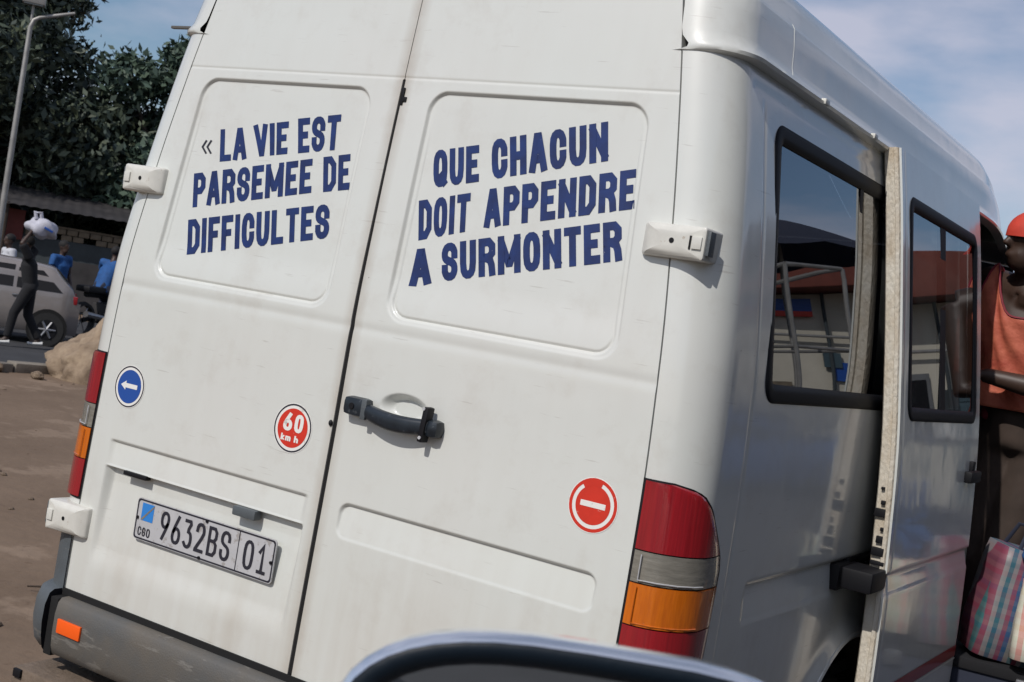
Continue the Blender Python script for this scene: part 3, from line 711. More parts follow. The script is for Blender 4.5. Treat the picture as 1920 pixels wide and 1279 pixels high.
for wd_, left, tl, tr, br, bl in WORDS:
    TL, TR, BR, BL = (ray_rear(*p) for p in (tl, tr, br, bl))
    S, W = word_strokes(wd_, t=.20 if left else .215, wc=.33, sp=.085)
    def fn(u, v, lift, TL=TL, TR=TR, BR=BR, BL=BL, left=left):
        q = (BL * (1 - u) + BR * u) * (1 - v) + (TL * (1 - u) + TR * u) * v
        return (q[0], float(rear_y(np.array(q[0]), np.array(q[1]), left)) - lift, q[1])
    strokes_mesh(S, W, fn, 'lettering', 'blue_paint', doorL if left else doorR)['label'] = 'blue painted word ' + wd_
# opening quotation mark
mb = MB()
for k, ox in enumerate((0, 9)):
    Lr = thick([(374 + ox + 6, 285), (374 + ox, 274), (374 + ox + 7, 263)], 3.6, False)
    for (a0, b0), (a1, b1) in zip(Lr[:-1], Lr[1:]):
        v = []
        for p in (a0, b0, b1, a1):
            q = ray_rear(*p); v.append((q[0], float(rear_y(np.array(q[0]), np.array(q[1]), True)) - .0007, q[1]))
        mb.add(v, [(0, 1, 2, 3)])
mb.build('quotation_mark', 'dark_print', doorL, smooth=False)

# ------------------------------------------------------------------ stickers
def disc(cx, cz, r0, r1, lift, left, name, m, parent, a0=0, a1=360, n=40):
    rows = []
    for r in (r0, r1):
        rr = []
        for k in range(n + 1):
            t = R_(a0 + (a1 - a0) * k / n); x, z = cx + r * math.cos(t), cz + r * math.sin(t); rr.append((x, float(rear_y(np.array(x), np.array(z), left)) - lift, z))
        rows.append(rr)
    return grid(name, np.array(rows), m, parent, smooth=False)
def strip(cx, cz, poly, lift, left, name, m, parent):
    v = [(cx + a, float(rear_y(np.array(cx + a), np.array(cz + b), left)) - lift, cz + b) for a, b in poly]
    return MB().add(v, [tuple(range(len(v)))]).build(name, m, parent, smooth=False)
def sticker(cx, cz, r, m, left, parent, ringm):
    s = disc(cx, cz, .0001, r, .0008, left, 'sticker', 'white_print', parent)
    disc(cx, cz, r * .90, r * .965, .0012, left, 'border', ringm, s)
    disc(cx, cz, .0001, r * .78, .0012, left, 'field', m, s)
    return s
s = sticker(-.743, 1.190, .060, 'blue_print', True, doorL, 'dark_print'); s['label'] = 'round blue arrow sticker'
strip(-.743, 1.192, [(-.034, .0), (-.014, .013), (-.014, .0062), (.032, .0062), (.032, -.0062), (-.014, -.0062), (-.014, -.013)], .0017, True, 'arrow', 'white_print', s)
s = sticker(-.132, 1.189, .064, 'red_print', True, doorL, 'dark_print'); s['label'] = 'round red speed limit sticker'
def flat_text(word, cx, cz, w, h, t, wc, sp, left, name, m, parent, lift=.0017, surf=None):
    S, W = word_strokes(word, t, wc, sp)
    def fn(u, v, l):
        x, z = cx + (u - .5) * w, cz + (v - .5) * h
        return (x, (float(rear_y(np.array(x), np.array(z), left)) if surf is None else surf(x, z)) - l - lift, z)
    return strokes_mesh(S, W, fn, name, m, parent, lift0=0, sub=False)
flat_text('60', -.131, 1.203, .066, .046, .20, .36, .14, True, 'numeral', 'white_print', s)
flat_text('km', -.148, 1.163, .034, .017, .22, .42, .14, True, 'lettering', 'white_print', s)
flat_text('h', -.113, 1.163, .014, .017, .22, .42, .14, True, 'lettering', 'white_print', s)
s = disc(.744, 1.186, .0001, .061, .0008, False, 'sticker', 'white_print', doorR); s['label'] = 'round red no entry sticker'
disc(.744, 1.186, .0515, .0590, .0012, False, 'border', 'red_print', s)
disc(.744, 1.186, .0001, .043, .0012, False, 'field', 'red_print', s)
disc(.744, 1.186, .042, .052, .0015, False, 'scuffed_border', 'red_print', s, 72, 128)
strip(.744, 1.187, [(-.031, .0062), (.031, .0062), (.031, -.0062), (-.031, -.0062)], .0017, False, 'bar', 'white_print', s)
# number plate
px0, px1, pz0, pz1 = -.627, -.113, .791, .904
def psurf(x, z): return float(y0(.85)) + .0035
PL = MB()
PL.prism(rrect(px0, px1, pz0, pz1, .010, 4), lambda a, b, d: (a, psurf(a, b) + d, b), 0, -.004); PL = PL.build('number_plate', 'plate', doorL); PL['label'] = 'embossed number plate'
def pring(ol, ins, name, m):
    cx, cz = (px0 + px1) / 2, (pz0 + pz1) / 2; a = []; b = []
    o2 = rrect(px0 + .002 + ins, px1 - .002 - ins, pz0 + .002 + ins, pz1 - .002 - ins, .008, 4); o1 = rrect(px0 + .002, px1 - .002, pz0 + .002, pz1 - .002, .009, 4)
    return grid(name, np.array([[(x, psurf(x, z) - .0046, z) for x, z in o1 + o1[:1]], [(x, psurf(x, z) - .0046, z) for x, z in o2 + o2[:1]]]), m, PL, smooth=False)
pring(None, .0045, 'border', 'dark_print')
ft = lambda w_, cx, cz, ww, hh, t, wc=.36, sp=.13, m='dark_print': flat_text(w_, cx, cz, ww, hh, t, wc, sp, True, 'characters', m, PL, .0048, psurf)
ft('9632BS', -.398, .849, .262, .078, .115, .30, .13); ft('01', -.178, .846, .082, .076, .115, .34, .16); ft('CGO', -.587, .815, .048, .024, .15)
MB().box((-.240, psurf(0, 0) - .0047, .848), (.0012, .0004, .050)).build('divider', 'dark_print', PL, smooth=False)
fl = MB().add([(-.606, psurf(0, 0) - .0047, .845), (-.560, psurf(0, 0) - .0047, .845), (-.560, psurf(0, 0) - .0047, .893), (-.606, psurf(0, 0) - .0047, .893)], [(0, 1, 2, 3)]).build('flag', 'flag_blue', PL, smooth=False)
MB().add([(-.606, psurf(0, 0) - .0052, .848), (-.600, psurf(0, 0) - .0052, .845), (-.560, psurf(0, 0) - .0052, .886), (-.560, psurf(0, 0) - .0052, .892)], [(0, 1, 2, 3)]).build('flag_band', 'lens_clear', fl, smooth=False)
for x, z in ((-.618, .85), (-.36, .897), (-.37, .797), (-.122, .845)): MB().tube([(x, psurf(x, z) - .003, z), (x, psurf(x, z) - .0075, z)], .0045, 8).build('screw', 'black', PL)
# plate lamps under the ledge
MB().box((-.655, float(y0(.95)) + .004, .957), (.045, .010, .006), bev=.002).build('lamp_slot', 'black', doorL)
MB().box((-.235, float(y0(.95)) + .002, .948), (.040, .014, .013), bev=.006).build('plate_lamp', 'cladding', doorL)

# ------------------------------------------------------------------ bumper, step
def bplan(s, off, w=.965, rc=.11, yb=-.045):
    """s along the bumper from the centre"""
    a = w - rc
    if s < a: return (s, yb - off)
    t = (s - a) / rc
    if t < math.pi / 2: return (a + (rc + off) * math.sin(t), yb + rc - (rc + off) * math.cos(t))
    return (w + off, yb + rc + (s - a - rc * math.pi / 2))
prof = [(-.05, .405), (-.012, .408), (.004, .415), (.012, .44), (.015, .48), (.014, .53), (.008, .562), (-.002, .574), (-.05, .577)]
bm_rows = [[(s, bplan(abs(s), o)[1], z) for s in np.linspace(-.828, .828, 40)] for o, z in prof]
BUMP = grid('bumper', np.array(bm_rows), 'bumper', VAN, sharp=50)
for sg in (-1, 1):
    ss = np.linspace(.862, 1.22, 30)
    pr2 = [(-.05, .395), (-.005, .402), (.014, .425), (.022, .46), (.026, .50), (.024, .548), (.014, .580), (.0, .590), (-.05, .592)]
    rr = [[(sg * bplan(s, o)[0], bplan(s, o)[1], z + (.0 if k > 3 else .03 * (1 - sstep(.86, .96, s)) )) for s in ss] for k, (o, z) in enumerate(pr2)]
    e = grid('bumper_end', np.array(rr), 'cladding', BUMP, sharp=50, flip=(sg < 0))
    c = [[(sg * bplan(.862, o)[0], bplan(.862, o)[1], z), (sg * .855, .0, z)] for o, z in pr2]
    grid('bumper_end_cap', np.array(c), 'rubber', BUMP)
    MB().box((sg * .845, -.034, .49), (.016, .02, .082), bev=.004).build('bumper_slot', 'gap', BUMP)
    up = [[lamp_pt(s, z, .006, sg) for s in np.linspace(.0, .19, 14)] for z in np.linspace(.585, .742, 10)]
    grid('corner_cladding', np.array(up), 'cladding', VAN, flip=(sg < 0))
    dn = [[lamp_pt(s, z, .003, sg) for s in np.linspace(-.0, .19, 14)] for z in np.linspace(.41, .586, 6)]
    grid('corner_cladding', np.array(dn), 'bumper', VAN, flip=(sg < 0))
    MB().box((sg * .758, -.0625, .503), (.048, .004, .020), bev=.003).build('reflector', 'reflector', BUMP)
# black gap under the doors
MB().box((0, .0, .583), (.86, .02, .010)).build('sill_gap', 'gap', VAN)
SP = MB().box((0, -.005, .352), (.925, .085, .008), bev=.003); SP.box((0, -.088, .322), (.925, .004, .036), bev=.002); STEP = SP.build('rear_step', 'step_metal', VAN)
MB().box((-.90, -.094, .345), (.016, .006, .012), bev=.003).build('step_bolt', 'black', STEP)
for sg in (-.6, .6): MB().box((sg, .15, .34), (.03, .2, .03), bev=.004).build('chassis_bracket', 'black', VAN)

# ------------------------------------------------------------------ van: underside, wheels, interior, cab
MB().box((0, 2.7, .50), (.93, 2.55, .06)).build('floor_pan', 'interior', VAN)
wa = MB()
rows = []
for a in np.linspace(0, math.pi, 24):
    rows.append([(.972, ARCH[0] + (ARCH[2] + .004) * math.cos(a), ARCH[1] + (ARCH[2] + .004) * math.sin(a)), (.55, ARCH[0] + (ARCH[2] + .004) * math.cos(a), ARCH[1] + (ARCH[2] + .004) * math.sin(a))])
MB().tube([(float(wz(max(.42, ARCH[1] + ARCH[2] * math.sin(a)))) + .016, ARCH[0] + ARCH[2] * math.cos(a), ARCH[1] + ARCH[2] * math.sin(a)) for a in np.linspace(.1, math.pi - .1, 40)], .011, 8).build('arch_lip', 'van_paint_side', VAN)
wr = grid('wheel_well', np.array(rows), 'gap', VAN); mirror_x(wr)
for sg in (-1, 1): MB().box((sg * .54, ARCH[0], .55), (.01, .47, .3)).build('wheel_well', 'gap', VAN)
def wheel(x, y, r, wid, parent, axis='x', name='wheel', sgn=1):
    def ring(prof_):
        rows = []
        for a in np.linspace(0, 2 * math.pi, 33):
            rows.append([(x + sgn * d, y + rr * math.cos(a), r + rr * math.sin(a)) for d, rr in prof_])
        return np.array(rows)
    h = wid / 2
    t = grid(name, ring([(-h, r * .62), (-h, r * .93), (-h * .7, r), (h * .7, r), (h, r * .93), (h, r * .62), (h * .8, r * .60)]), 'tyre', parent)
    grid('rim', ring([(h * .82, r * .61), (h * .55, r * .56), (h * .35, r * .45), (h * .55, r * .3), (h * .65, r * .2), (h * .75, r * .14), (h * .75, .001)]), 'rim', t)
    return t
for yy in (ARCH[0], 4.75):
    wheel(.84, yy, .335, .2, VAN, sgn=1); wheel(-.84, yy, .335, .2, VAN, sgn=-1)
# cabin lining
lin = []
for z in np.linspace(.6, 2.40, 10):
    w = float(wz(min(z, 2.3))) - .06; lin.append([(-w, y, z) for y in np.linspace(.16, 4.0, 30)])
lo = np.array(lin); yc = (lo[:-1, :-1, 1] + lo[1:, 1:, 1]) / 2; zc = (lo[:-1, :-1, 2] + lo[1:, 1:, 2]) / 2
hole = (zc > 1.45) & (zc < 2.1) & ((yc % 1.3) > .25)
grid('lining', lo, 'interior', VAN, ~hole)
MB().box((0, 1.42, 2.42), (.78, 1.25, .012)).build('headlining', 'interior', VAN)
MB().box((0, .17, 1.5), (.82, .008, .9)).build('door_lining', 'interior', VAN)
MB().box((0, 2.6, .63), (.90, 2.2, .02)).build('cabin_floor', 'interior', VAN)
smb = MB().box((0, 0, .32), (.42, .22, .06), bev=.03); smb.box((0, -.2, .72), (.42, .06, .36), bev=.04, R=Matrix.Rotation(R_(8), 3, 'X')); smb.box((0, 0, .13), (.38, .18, .13))
sme = None
for yy in (.75, 1.55, 2.35):
    for xx in (-.44, .44):
        if xx > 0 and yy > 2: continue
        if sme is None: so_ = smb.build('seat', 'seat', VAN); sme = so_.data
        else: so_ = bpy.data.objects.new('seat', sme); COL.objects.link(so_); so_.parent = VAN
        so_.location = (xx, yy, .65)
# door opening jambs
ja = []
for z in np.linspace(.42, 2.2, 40): w = float(wz(z)); ja.append([(w, YQ, z), (w - .004, YQ + .01, z), (w - .09, YQ + .012, z)])
grid('door_jamb', np.array(ja), 'van_paint_side', VAN)
MB().tube([(.80, 2.80, .62), (.80, 2.80, 2.2)], .016, 10).build('grab_pole', 'galvanised_pole', VAN)
MB().box((.86, 2.86, .46), (.13, .52, .02), bev=.006).build('entry_step', 'step_metal', VAN)
# forward body: B pillar, cab doors, bonnet, windscreen
def cab_top(y): return np.interp(y, [3.38, 4.05, 4.62, 4.80, 5.35, 5.52], [2.2, 2.16, 1.42, 1.30, 1.06, .92])
rows = []
ysc = np.linspace(3.38, 5.52, 60)
for y in ysc:
    zt = float(cab_top(y)); nar = float(sstep(4.4, 5.6, y)) * .10; r = []
    for k in range(26):
        z = .42 + (zt - .42) * k / 25; r.append((float(wz(z)) - nar - .05 * (k / 25)**8, y, z))
    r.append((.4, y, zt + .035)); r.append((0.0, y, zt + .05)); rows.append(r)
CB = np.array(rows); yc = (CB[:-1, :-1, 1] + CB[1:, 1:, 1]) / 2; zc = (CB[:-1, :-1, 2] + CB[1:, 1:, 2]) / 2
ks = ~((yc > 3.55) & (yc < 4.52) & (zc > 1.38) & (zc < cab_top(yc) - .12)) & ~(np.hypot(yc - 4.75, zc - .34) < .43)
ks[:, 24:] &= ~((yc[:, 24:] > 4.06) & (yc[:, 24:] < 4.75))
cs = grid('cab', CB, 'van_paint_side', VAN, ks, sharp=50, flip=True); mirror_x(cs)
fr_ = [[(x, 5.52 + .06 * math.sin(math.pi * k / 8), .42 + .5 * k / 8) for x in np.linspace(-.87, .87, 12)] for k in range(9)]
grid('front_panel', np.array(fr_), 'van_paint', VAN)
ws = [[(x, y, float(cab_top(y)) + .042 - .05 * (x / .8)**2) for x in np.linspace(-.83, .83, 14)] for y in np.linspace(4.03, 4.78, 10)]
grid('windscreen', np.array(ws), 'window_glass', VAN)
for sg in (-1, 1):
    gl = []
    for z in np.linspace(1.36, 2.06, 10):
        yend = float(np.interp(-z, [-2.2, -1.4], [4.02, 4.56])); gl.append([(sg * (float(wz(z)) - .012), y, z) for y in np.linspace(3.53, yend, 8)])
    cw = grid('cab_window', np.array(gl), 'window_glass', VAN)
    mh = MB().box((sg * 1.10, 4.42, 1.52), (.09, .05, .15), bev=.03).build('wing_mirror', 'black', VAN)
    MB().tube([(sg * .93, 4.42, 1.42), (sg * 1.05, 4.42, 1.46)], .018, 8).build('mirror_arm', 'black', mh)
    wb = [[(sg * .975, 4.75 + .434 * math.cos(a), .34 + .434 * math.sin(a)), (sg * .6, 4.75 + .434 * math.cos(a), .34 + .434 * math.sin(a))] for a in np.linspace(0, math.pi, 20)]
    grid('wheel_well', np.array(wb), 'gap', VAN)
mp_ = MB().box((-.0, 3.42, 1.4), (.9, .01, .75)); mp_.build('bulkhead', 'interior', VAN) if False else None

# ------------------------------------------------------------------ foreground: the wing mirror of the car the photo is taken from
mat('car_blue_grey', (0.74, 0.80, 0.88), 0.2, metal=0.8, coat=1.0)
mat('mirror_black', (0.006, 0.012, 0.020), 0.45, spec=.3, bump=0.05, bscale=300)
mat('mirror_glass', (0.75, 0.78, 0.8), 0.03, metal=1.0)
FG = tag(empty('side_mirror', (1.70, -1.76, 0)), 'dark side mirror with bright upper rim at the bottom edge of the photo', 'mirror')
ME = Vector((.845, .532, 0)).normalized(); MF = Vector((-.532, .845, 0)).normalized(); MO = Vector((1.563, -1.845, 0))
def mout(ins, n=44):
    o = []
    cx, cz, a, b = .128, 1.305, .150 - ins, .0845 - ins
    for k in range(n):
        t = 2 * math.pi * k / n; c, s_ = math.cos(t), math.sin(t)
        e = 2.0 / (2.7 if c < 0 else 4.5)
        o.append((cx + a * math.copysign(abs(c)**e, c), cz + b * math.copysign(abs(s_)**(2 / 2.9), s_)))
    return o
def mp3(s_, z, d): p = MO + ME * s_ + MF * d; return (p.x - 1.70, p.y + 1.76, z)
rows = []
for ins, d in ((.0035, .0), (.0, .004), (.0, .012), (.0025, .03), (.008, .05), (.02, .072), (.04, .09), (.062, .098), (.080, .100)):
    ol = mout(ins); rows.append([mp3(a, b, d) for a, b in ol + ol[:1]])
grid('housing', np.array(rows), 'car_blue_grey', FG, sharp=60)
rows = []
for ins, d in ((.0036, .001), (.006, -.001), (.012, .0), (.0185, .006), (.0195, .012)):
    ol = mout(ins); rows.append([mp3(a, b, d) for a, b in ol + ol[:1]])
bz = grid('bezel', np.array(rows), 'mirror_black', FG, sharp=60, flip=True)
rows = []
for q in (0.0, .3, .6, 1.0):
    ol = mout(.0192); cx, cz = .128, 1.305; rows.append([mp3(cx + (a - cx) * q, cz + (b - cz) * q, .0105) for a, b in ol + ol[:1]])
grid('glass', np.array(rows), 'mirror_glass', FG)
MB().tube([mp3(.24, 1.25, .05), mp3(.285, 1.20, .06), mp3(.32, 1.12, .07)], [.022, .026, .032], 12).build('arm', 'mirror_black', FG)
dr = []
for z in np.linspace(.12, 1.12, 14):
    x = 1.86 - .05 * math.sin((z - .1) * 2.6); dr.append([(x - 1.70, y + 1.76, z) for y in np.linspace(-3.2, -1.35, 12)])
dp = grid('door_panel', np.array(dr), 'car_blue_grey', FG)
MB().box((1.87 - 1.70, -2.275 + 1.76, 1.128), (.05, .92, .012), bev=.004).build('window_ledge', 'rubber', dp)

# ------------------------------------------------------------------ far left: trees
def leafmat(name, col, col2):
    m = bpy.data.materials.new(name); m.use_nodes = True; nt = m.node_tree; b = nt.nodes['Principled BSDF']
    gi = nt.nodes.new('ShaderNodeNewGeometry'); r = nt.nodes.new('ShaderNodeValToRGB'); r.color_ramp.elements[0].color = (*col, 1); r.color_ramp.elements[1].color = (*col2, 1)
    nt.links.new(gi.outputs['Random Per Island'], r.inputs[0]); nt.links.new(r.outputs[0], b.inputs['Base Color']); b.inputs['Roughness'].default_value = .55; b.inputs['Specular IOR Level'].default_value = .35
    M[name] = m
leafmat('leaf_dark', (.020, .036, .034), (.095, .115, .070)); leafmat('leaf_mid', (.030, .055, .045), (.080, .120, .080))
mat('bark', (.06, .045, .035), .95, var=.4, vscale=8, bump=.5)
def leaves(name, clusters, n, size, m, parent, seed):
    rng = np.random.default_rng(seed); V = []; 
    w = np.array([c[3]**2 for c in clusters]); w = w / w.sum(); ci = rng.choice(len(clusters), n, p=w); C_ = np.array(clusters)[ci]
    d = rng.normal(size=(n, 3)); d /= np.linalg.norm(d, axis=1)[:, None]; rr = C_[:, 3] * rng.uniform(.35, 1, n)**.45 * (1 + .18 * rng.normal(size=n))
    P = C_[:, :3] + d * rr[:, None] * np.array([1, 1, .8])
    t = rng.normal(size=(n, 3)); t /= np.linalg.norm(t, axis=1)[:, None]; u = np.cross(t, d + .6 * rng.normal(size=(n, 3))); u /= np.linalg.norm(u, axis=1)[:, None]
    s_ = size * rng.uniform(.6, 1.4, n)[:, None]; nrm = np.cross(t, u)
    V = np.stack([P - t * s_, P + u * s_ * .42 + nrm * s_ * .12, P + t * s_, P - u * s_ * .42 + nrm * s_ * .12], 1)
    me = bpy.data.meshes.new(name); me.vertices.add(n * 4); me.vertices.foreach_set('co', V.astype(np.float32).ravel()); me.loops.add(n * 4); me.polygons.add(n)
    me.loops.foreach_set('vertex_index', np.arange(n * 4, dtype=np.int32)); me.polygons.foreach_set('loop_start', np.arange(0, n * 4, 4, dtype=np.int32)); me.update(calc_edges=True)
    return link(name, me, m, parent, False)
def tree(name, loc, rx, zc, rz, n, size, m, label, seed, group='trees behind the market'):
    root = tag(empty(name, (loc[0], loc[1], 0)), label, 'tree', group); rng = random.Random(seed)
    cl = []
    for i in range(int(26)):
        a = rng.uniform(0, 6.283); q = rng.uniform(.15, .82); zz = rng.uniform(-.85, .85); f = math.sqrt(max(0, 1 - zz * zz)); cl.append((math.cos(a) * rx * q * f, math.sin(a) * rx * q * f, zc + zz * rz * .82, rx * rng.uniform(.2, .36)))
    leaves('crown', cl, n, size, m, root, seed)
    tb = MB(); tb.tube([(0, 0, 0), (.05, .03, zc * .4), (-.05, .02, zc * .8), (0, 0, zc + rz * .4)], [.24, .17, .12, .05], 10)
    for c in cl[:12]: tb.tube([(0, 0, zc * .55), (c[0] * .5, c[1] * .5, (zc * .6 + c[2]) / 2), c[:3]], [.09, .06, .025], 6)
    tb.build('trunk', 'bark', root); return root
tree('leafy_tree', (-25.5, 16.2), 4.35, 4.9, 4.9, 42000, .125, 'leaf_dark', 'tall dark leafy tree behind the street lamp at the left edge', 3)
tree('leafy_tree', (-21.3, 18.7), 2.3, 4.3, 2.7, 20000, .115, 'leaf_mid', 'lower green tree beside the upper left edge of the minibus', 5)
tree('leafy_tree', (-23.4, 18.6), 2.6, 3.0, 2.2, 16000, .13, 'leaf_dark', 'short dark tree behind the market roof between the two taller trees', 8)
tree('leafy_tree', (-29.5, 18.0), 4.2, 4.2, 4.0, 9000, .24, 'leaf_dark', 'farthest dark tree closing the gap behind the tall leafy tree', 12)

# ------------------------------------------------------------------ street lamp
mat('galvanised', (.36, .35, .33), .5, metal=.4, var=.3, vscale=6)
SLP = tag(empty('street_lamp', (-15.62, 10.2, 0)), 'thin pale street lamp on a bent pole in front of the trees', 'street lamp')
T2 = Vector((.61, .79, 0)); N2 = Vector((.79, -.61, 0))
a = T2 * .12; b = T2 * .62
MB().tube([(0, 0, 0), (0, 0, 2.5), (0, 0, 4.7), (a.x * .3, a.y * .3, 4.82), (a.x, a.y, 4.88), (b.x, b.y, 5.06)], [.055, .048, .038, .034, .03, .026], 10).build('pole', 'galvanised', SLP)
MB().tube([(0, 0, 0), (0, 0, .5)], .09, 10).build('base', 'galvanised', SLP)
h = MB().box((0, 0, 5.22), (.17, .12, .16), math.atan2(T2.y, T2.x), .02).build('lamp_head', 'galvanised', SLP)
MB().tube([(0, 0, 4.8), (0, 0, 5.08)], .02, 8).build('lamp_stem', 'galvanised', h)
MB().box((0, 0, 5.052), (.14, .10, .012), math.atan2(T2.y, T2.x)).build('diffuser', 'lens_clear', h)

# ------------------------------------------------------------------ market building
mat('dark_wall', (.055, .068, .075), .9, var=.4, vscale=2); mat('red_wall', (.14, .035, .03), .85, var=.4, vscale=3); mat('block', (.20, .165, .12), .95, var=.5, vscale=4)
mat('sheet_roof', (.07, .065, .065), .6, metal=.3, var=.5, vscale=2)
AZ = math.atan2(T2.y, T2.x)
MK = tag(empty('market_building', (-19.9, 14.5, 0), AZ), 'low dark market building with pierced block parapet under the trees', 'building')
MB().box((0, 1.6, .72), (7, 1.6, .72)).build('wall', 'dark_wall', MK)
MB().box((-2.0, -.02, 1.62), (1.45, .06, .30)).build('red_panel', 'red_wall', MK)
blk = None
for r_ in range(2):
    for i in range(26):
        if (i + r_) % 3 == 2 and r_ == 0: continue
        if blk is None: bo = MB().box((0, 0, 0), (.105, .08, .055), bev=.01).build('block', 'block', MK); blk = bo.data
        else: bo = bpy.data.objects.new('block', blk); COL.objects.link(bo); bo.parent = MK
        bo.location = (-.4 + i * .23 + .1 * r_, .08, 1.50 + r_ * .12)
MB().box((2.6, .08, 1.70), (3.2, .10, .02)).build('coping', 'block', MK)
rr = [[(x, y, 2.02 + .010 * math.sin(x * 30) + (y + .5) * .12 + .04 * x / 7) for x in np.linspace(-7, 7, 260)] for y in (-.55, 1.0, 3.3)]
grid('roof', np.array(rr), 'sheet_roof', MK)
for x in (-6.5, -3.5, -.9, 2.0, 4.6): MB().tube([(x, -.4, 0), (x, -.4, 2.04)], .04, 8).build('post', 'bark', MK)
for x in (-5.2, .8, 3.4): MB().box((x, -.012, .55), (.45, .02, .5)).build('door', 'red_wall' if x < 0 else 'sheet_roof', MK)
for x, z in ((1.2, .95), (1.9, 1.2), (2.3, .8)):
    MB().box((x, -.03, z), (.13, .02, .06)).build('notice', 'cladding', MK)

# ------------------------------------------------------------------ cars
def car(name, loc, rz, m, label, top, group=None, hw=.80):
    root = tag(empty(name, loc, rz), label, 'car', group)
    xs_ = np.linspace(top[0][0], 1.95, 46); rows = []
    for x in xs_:
        t = float(np.interp(x, [p[0] for p in top], [p[1] for p in top])); e = float(sstep(top[0][0] - .05, top[0][0] + .3, x) * sstep(2.0, 1.45, x)); w = hw * (.80 + .2 * e)
        belt = min(.90, t - .02); gh = max(0, t - belt); wt = w - .30 * gh
        half = [(w * .9, .22), (w, .36), (w * 1.01, .6), (w, .78), (w * .985, belt), ((w * .985 + wt) / 2, belt + gh * .55), (wt, t - .05 * min(1, gh * 2)), (wt * .85, t), (0, t + .015)]
        rows.append([(x, y, z) for y, z in half] + [(x, -y, z) for y, z in half[-2::-1]])
    P = np.array(rows); grid('body', P, m, root, sharp=50)
    for i, nm in ((0, 'rear_panel'), (-1, 'front_panel')): MB().add([tuple(p) for p in P[i]], [tuple(range(P.shape[1]))]).build(nm, m, root)
    for sg in (1, -1):
        for (x0, x1, x2, x3) in ((-1.38, -.62, -.62, -1.02), (-.56, .42, .1, -.56), (.48, .9, .45, .16)):
            def gp(x, z):
                t = float(np.interp(x, [p[0] for p in top], [p[1] for p in top])); return (x, sg * (hw * .985 + .006 - .30 * (z - .9) + .004), z)
            zt = float(np.interp(max(min(x3, .3), -1.0), [p[0] for p in top], [p[1] for p in top])) - .09
            MB().add([gp(x0, .93), gp(x1, .93), gp(x2, zt), gp(x3, zt)], [(0, 1, 2, 3)]).build('side_window', 'black', root, smooth=False)
        for x in (-.45, .55): MB().box((x - .2, sg * (hw * 1.01 + .006), .80), (.08, .01, .014), bev=.004).build('handle', 'rim', root)
        MB().box((top[1][0] + .07, sg * hw * .86, .83), (.05, .03, .07), bev=.015).build('tail_light', 'lens_red', root)
        MB().box((1.78, sg * hw * .80, .68), (.09, .09, .06), bev=.02).build('headlight', 'lens_clear', root)
        for x in (-1.2, 1.2):
            MB().tube([(x, sg * (hw - .1), .30), (x, sg * (hw + .013), .30)], .335, 24).build('wheel_arch', 'gap', root)
            wl = MB().tube([(x, sg * (hw - .08), .285), (x, sg * (hw + .022), .285)], .285, 26).build('wheel', 'tyre', root)
            hb_ = MB().tube([(x, sg * (hw + .018), .285), (x, sg * (hw + .030), .285)], .17, 20)
            hb_.build('rim', 'black', wl)
            for k in range(6):
                an = k * math.pi / 3; MB().tube([(x, sg * (hw + .034), .285), (x + .155 * math.cos(an), sg * (hw + .030), .285 + .155 * math.sin(an))], [.028, .018], 6).build('spoke', 'rim', wl)
    rw = [[(x, y, float(np.interp(x, [p[0] for p in top], [p[1] for p in top])) + .022) for y in np.linspace(-.5, .5, 4)] for x in np.linspace(top[2][0] + .1, top[3][0] - .04, 5)]
    grid('rear_window', np.array(rw), 'black', root)
    wsn = [[(x, y, float(np.interp(x, [p[0] for p in top], [p[1] for p in top])) + .022) for y in np.linspace(-.58, .58, 4)] for x in np.linspace(.45, .92, 5)]
    grid('windscreen', np.array(wsn), 'black', root)
    return root
mat('silver_paint', (.30, .27, .255), .3, metal=.25, coat=.8, var=.15, vscale=3); mat('car_blue', (.02, .08, .26), .3, coat=1.0)
TOPA = [(-1.70, .45), (-1.66, .78), (-1.55, 1.0), (-1.20, 1.33), (-.7, 1.38), (-.1, 1.40), (.4, 1.34), (.98, .95), (1.6, .86), (1.88, .70), (1.95, .48)]
car('parked_car', (-13.80, 8.71, 0), math.atan2(-.79, -.61), 'silver_paint', 'silver grey hatchback parked on the road behind the walking person', TOPA).scale = (.80, .80, .82)
car('parked_car', (6.1, 13.3, 0), math.atan2(.5, -.8), 'car_blue', 'blue car parked in front of the white shop, seen in the minibus window', TOPA)

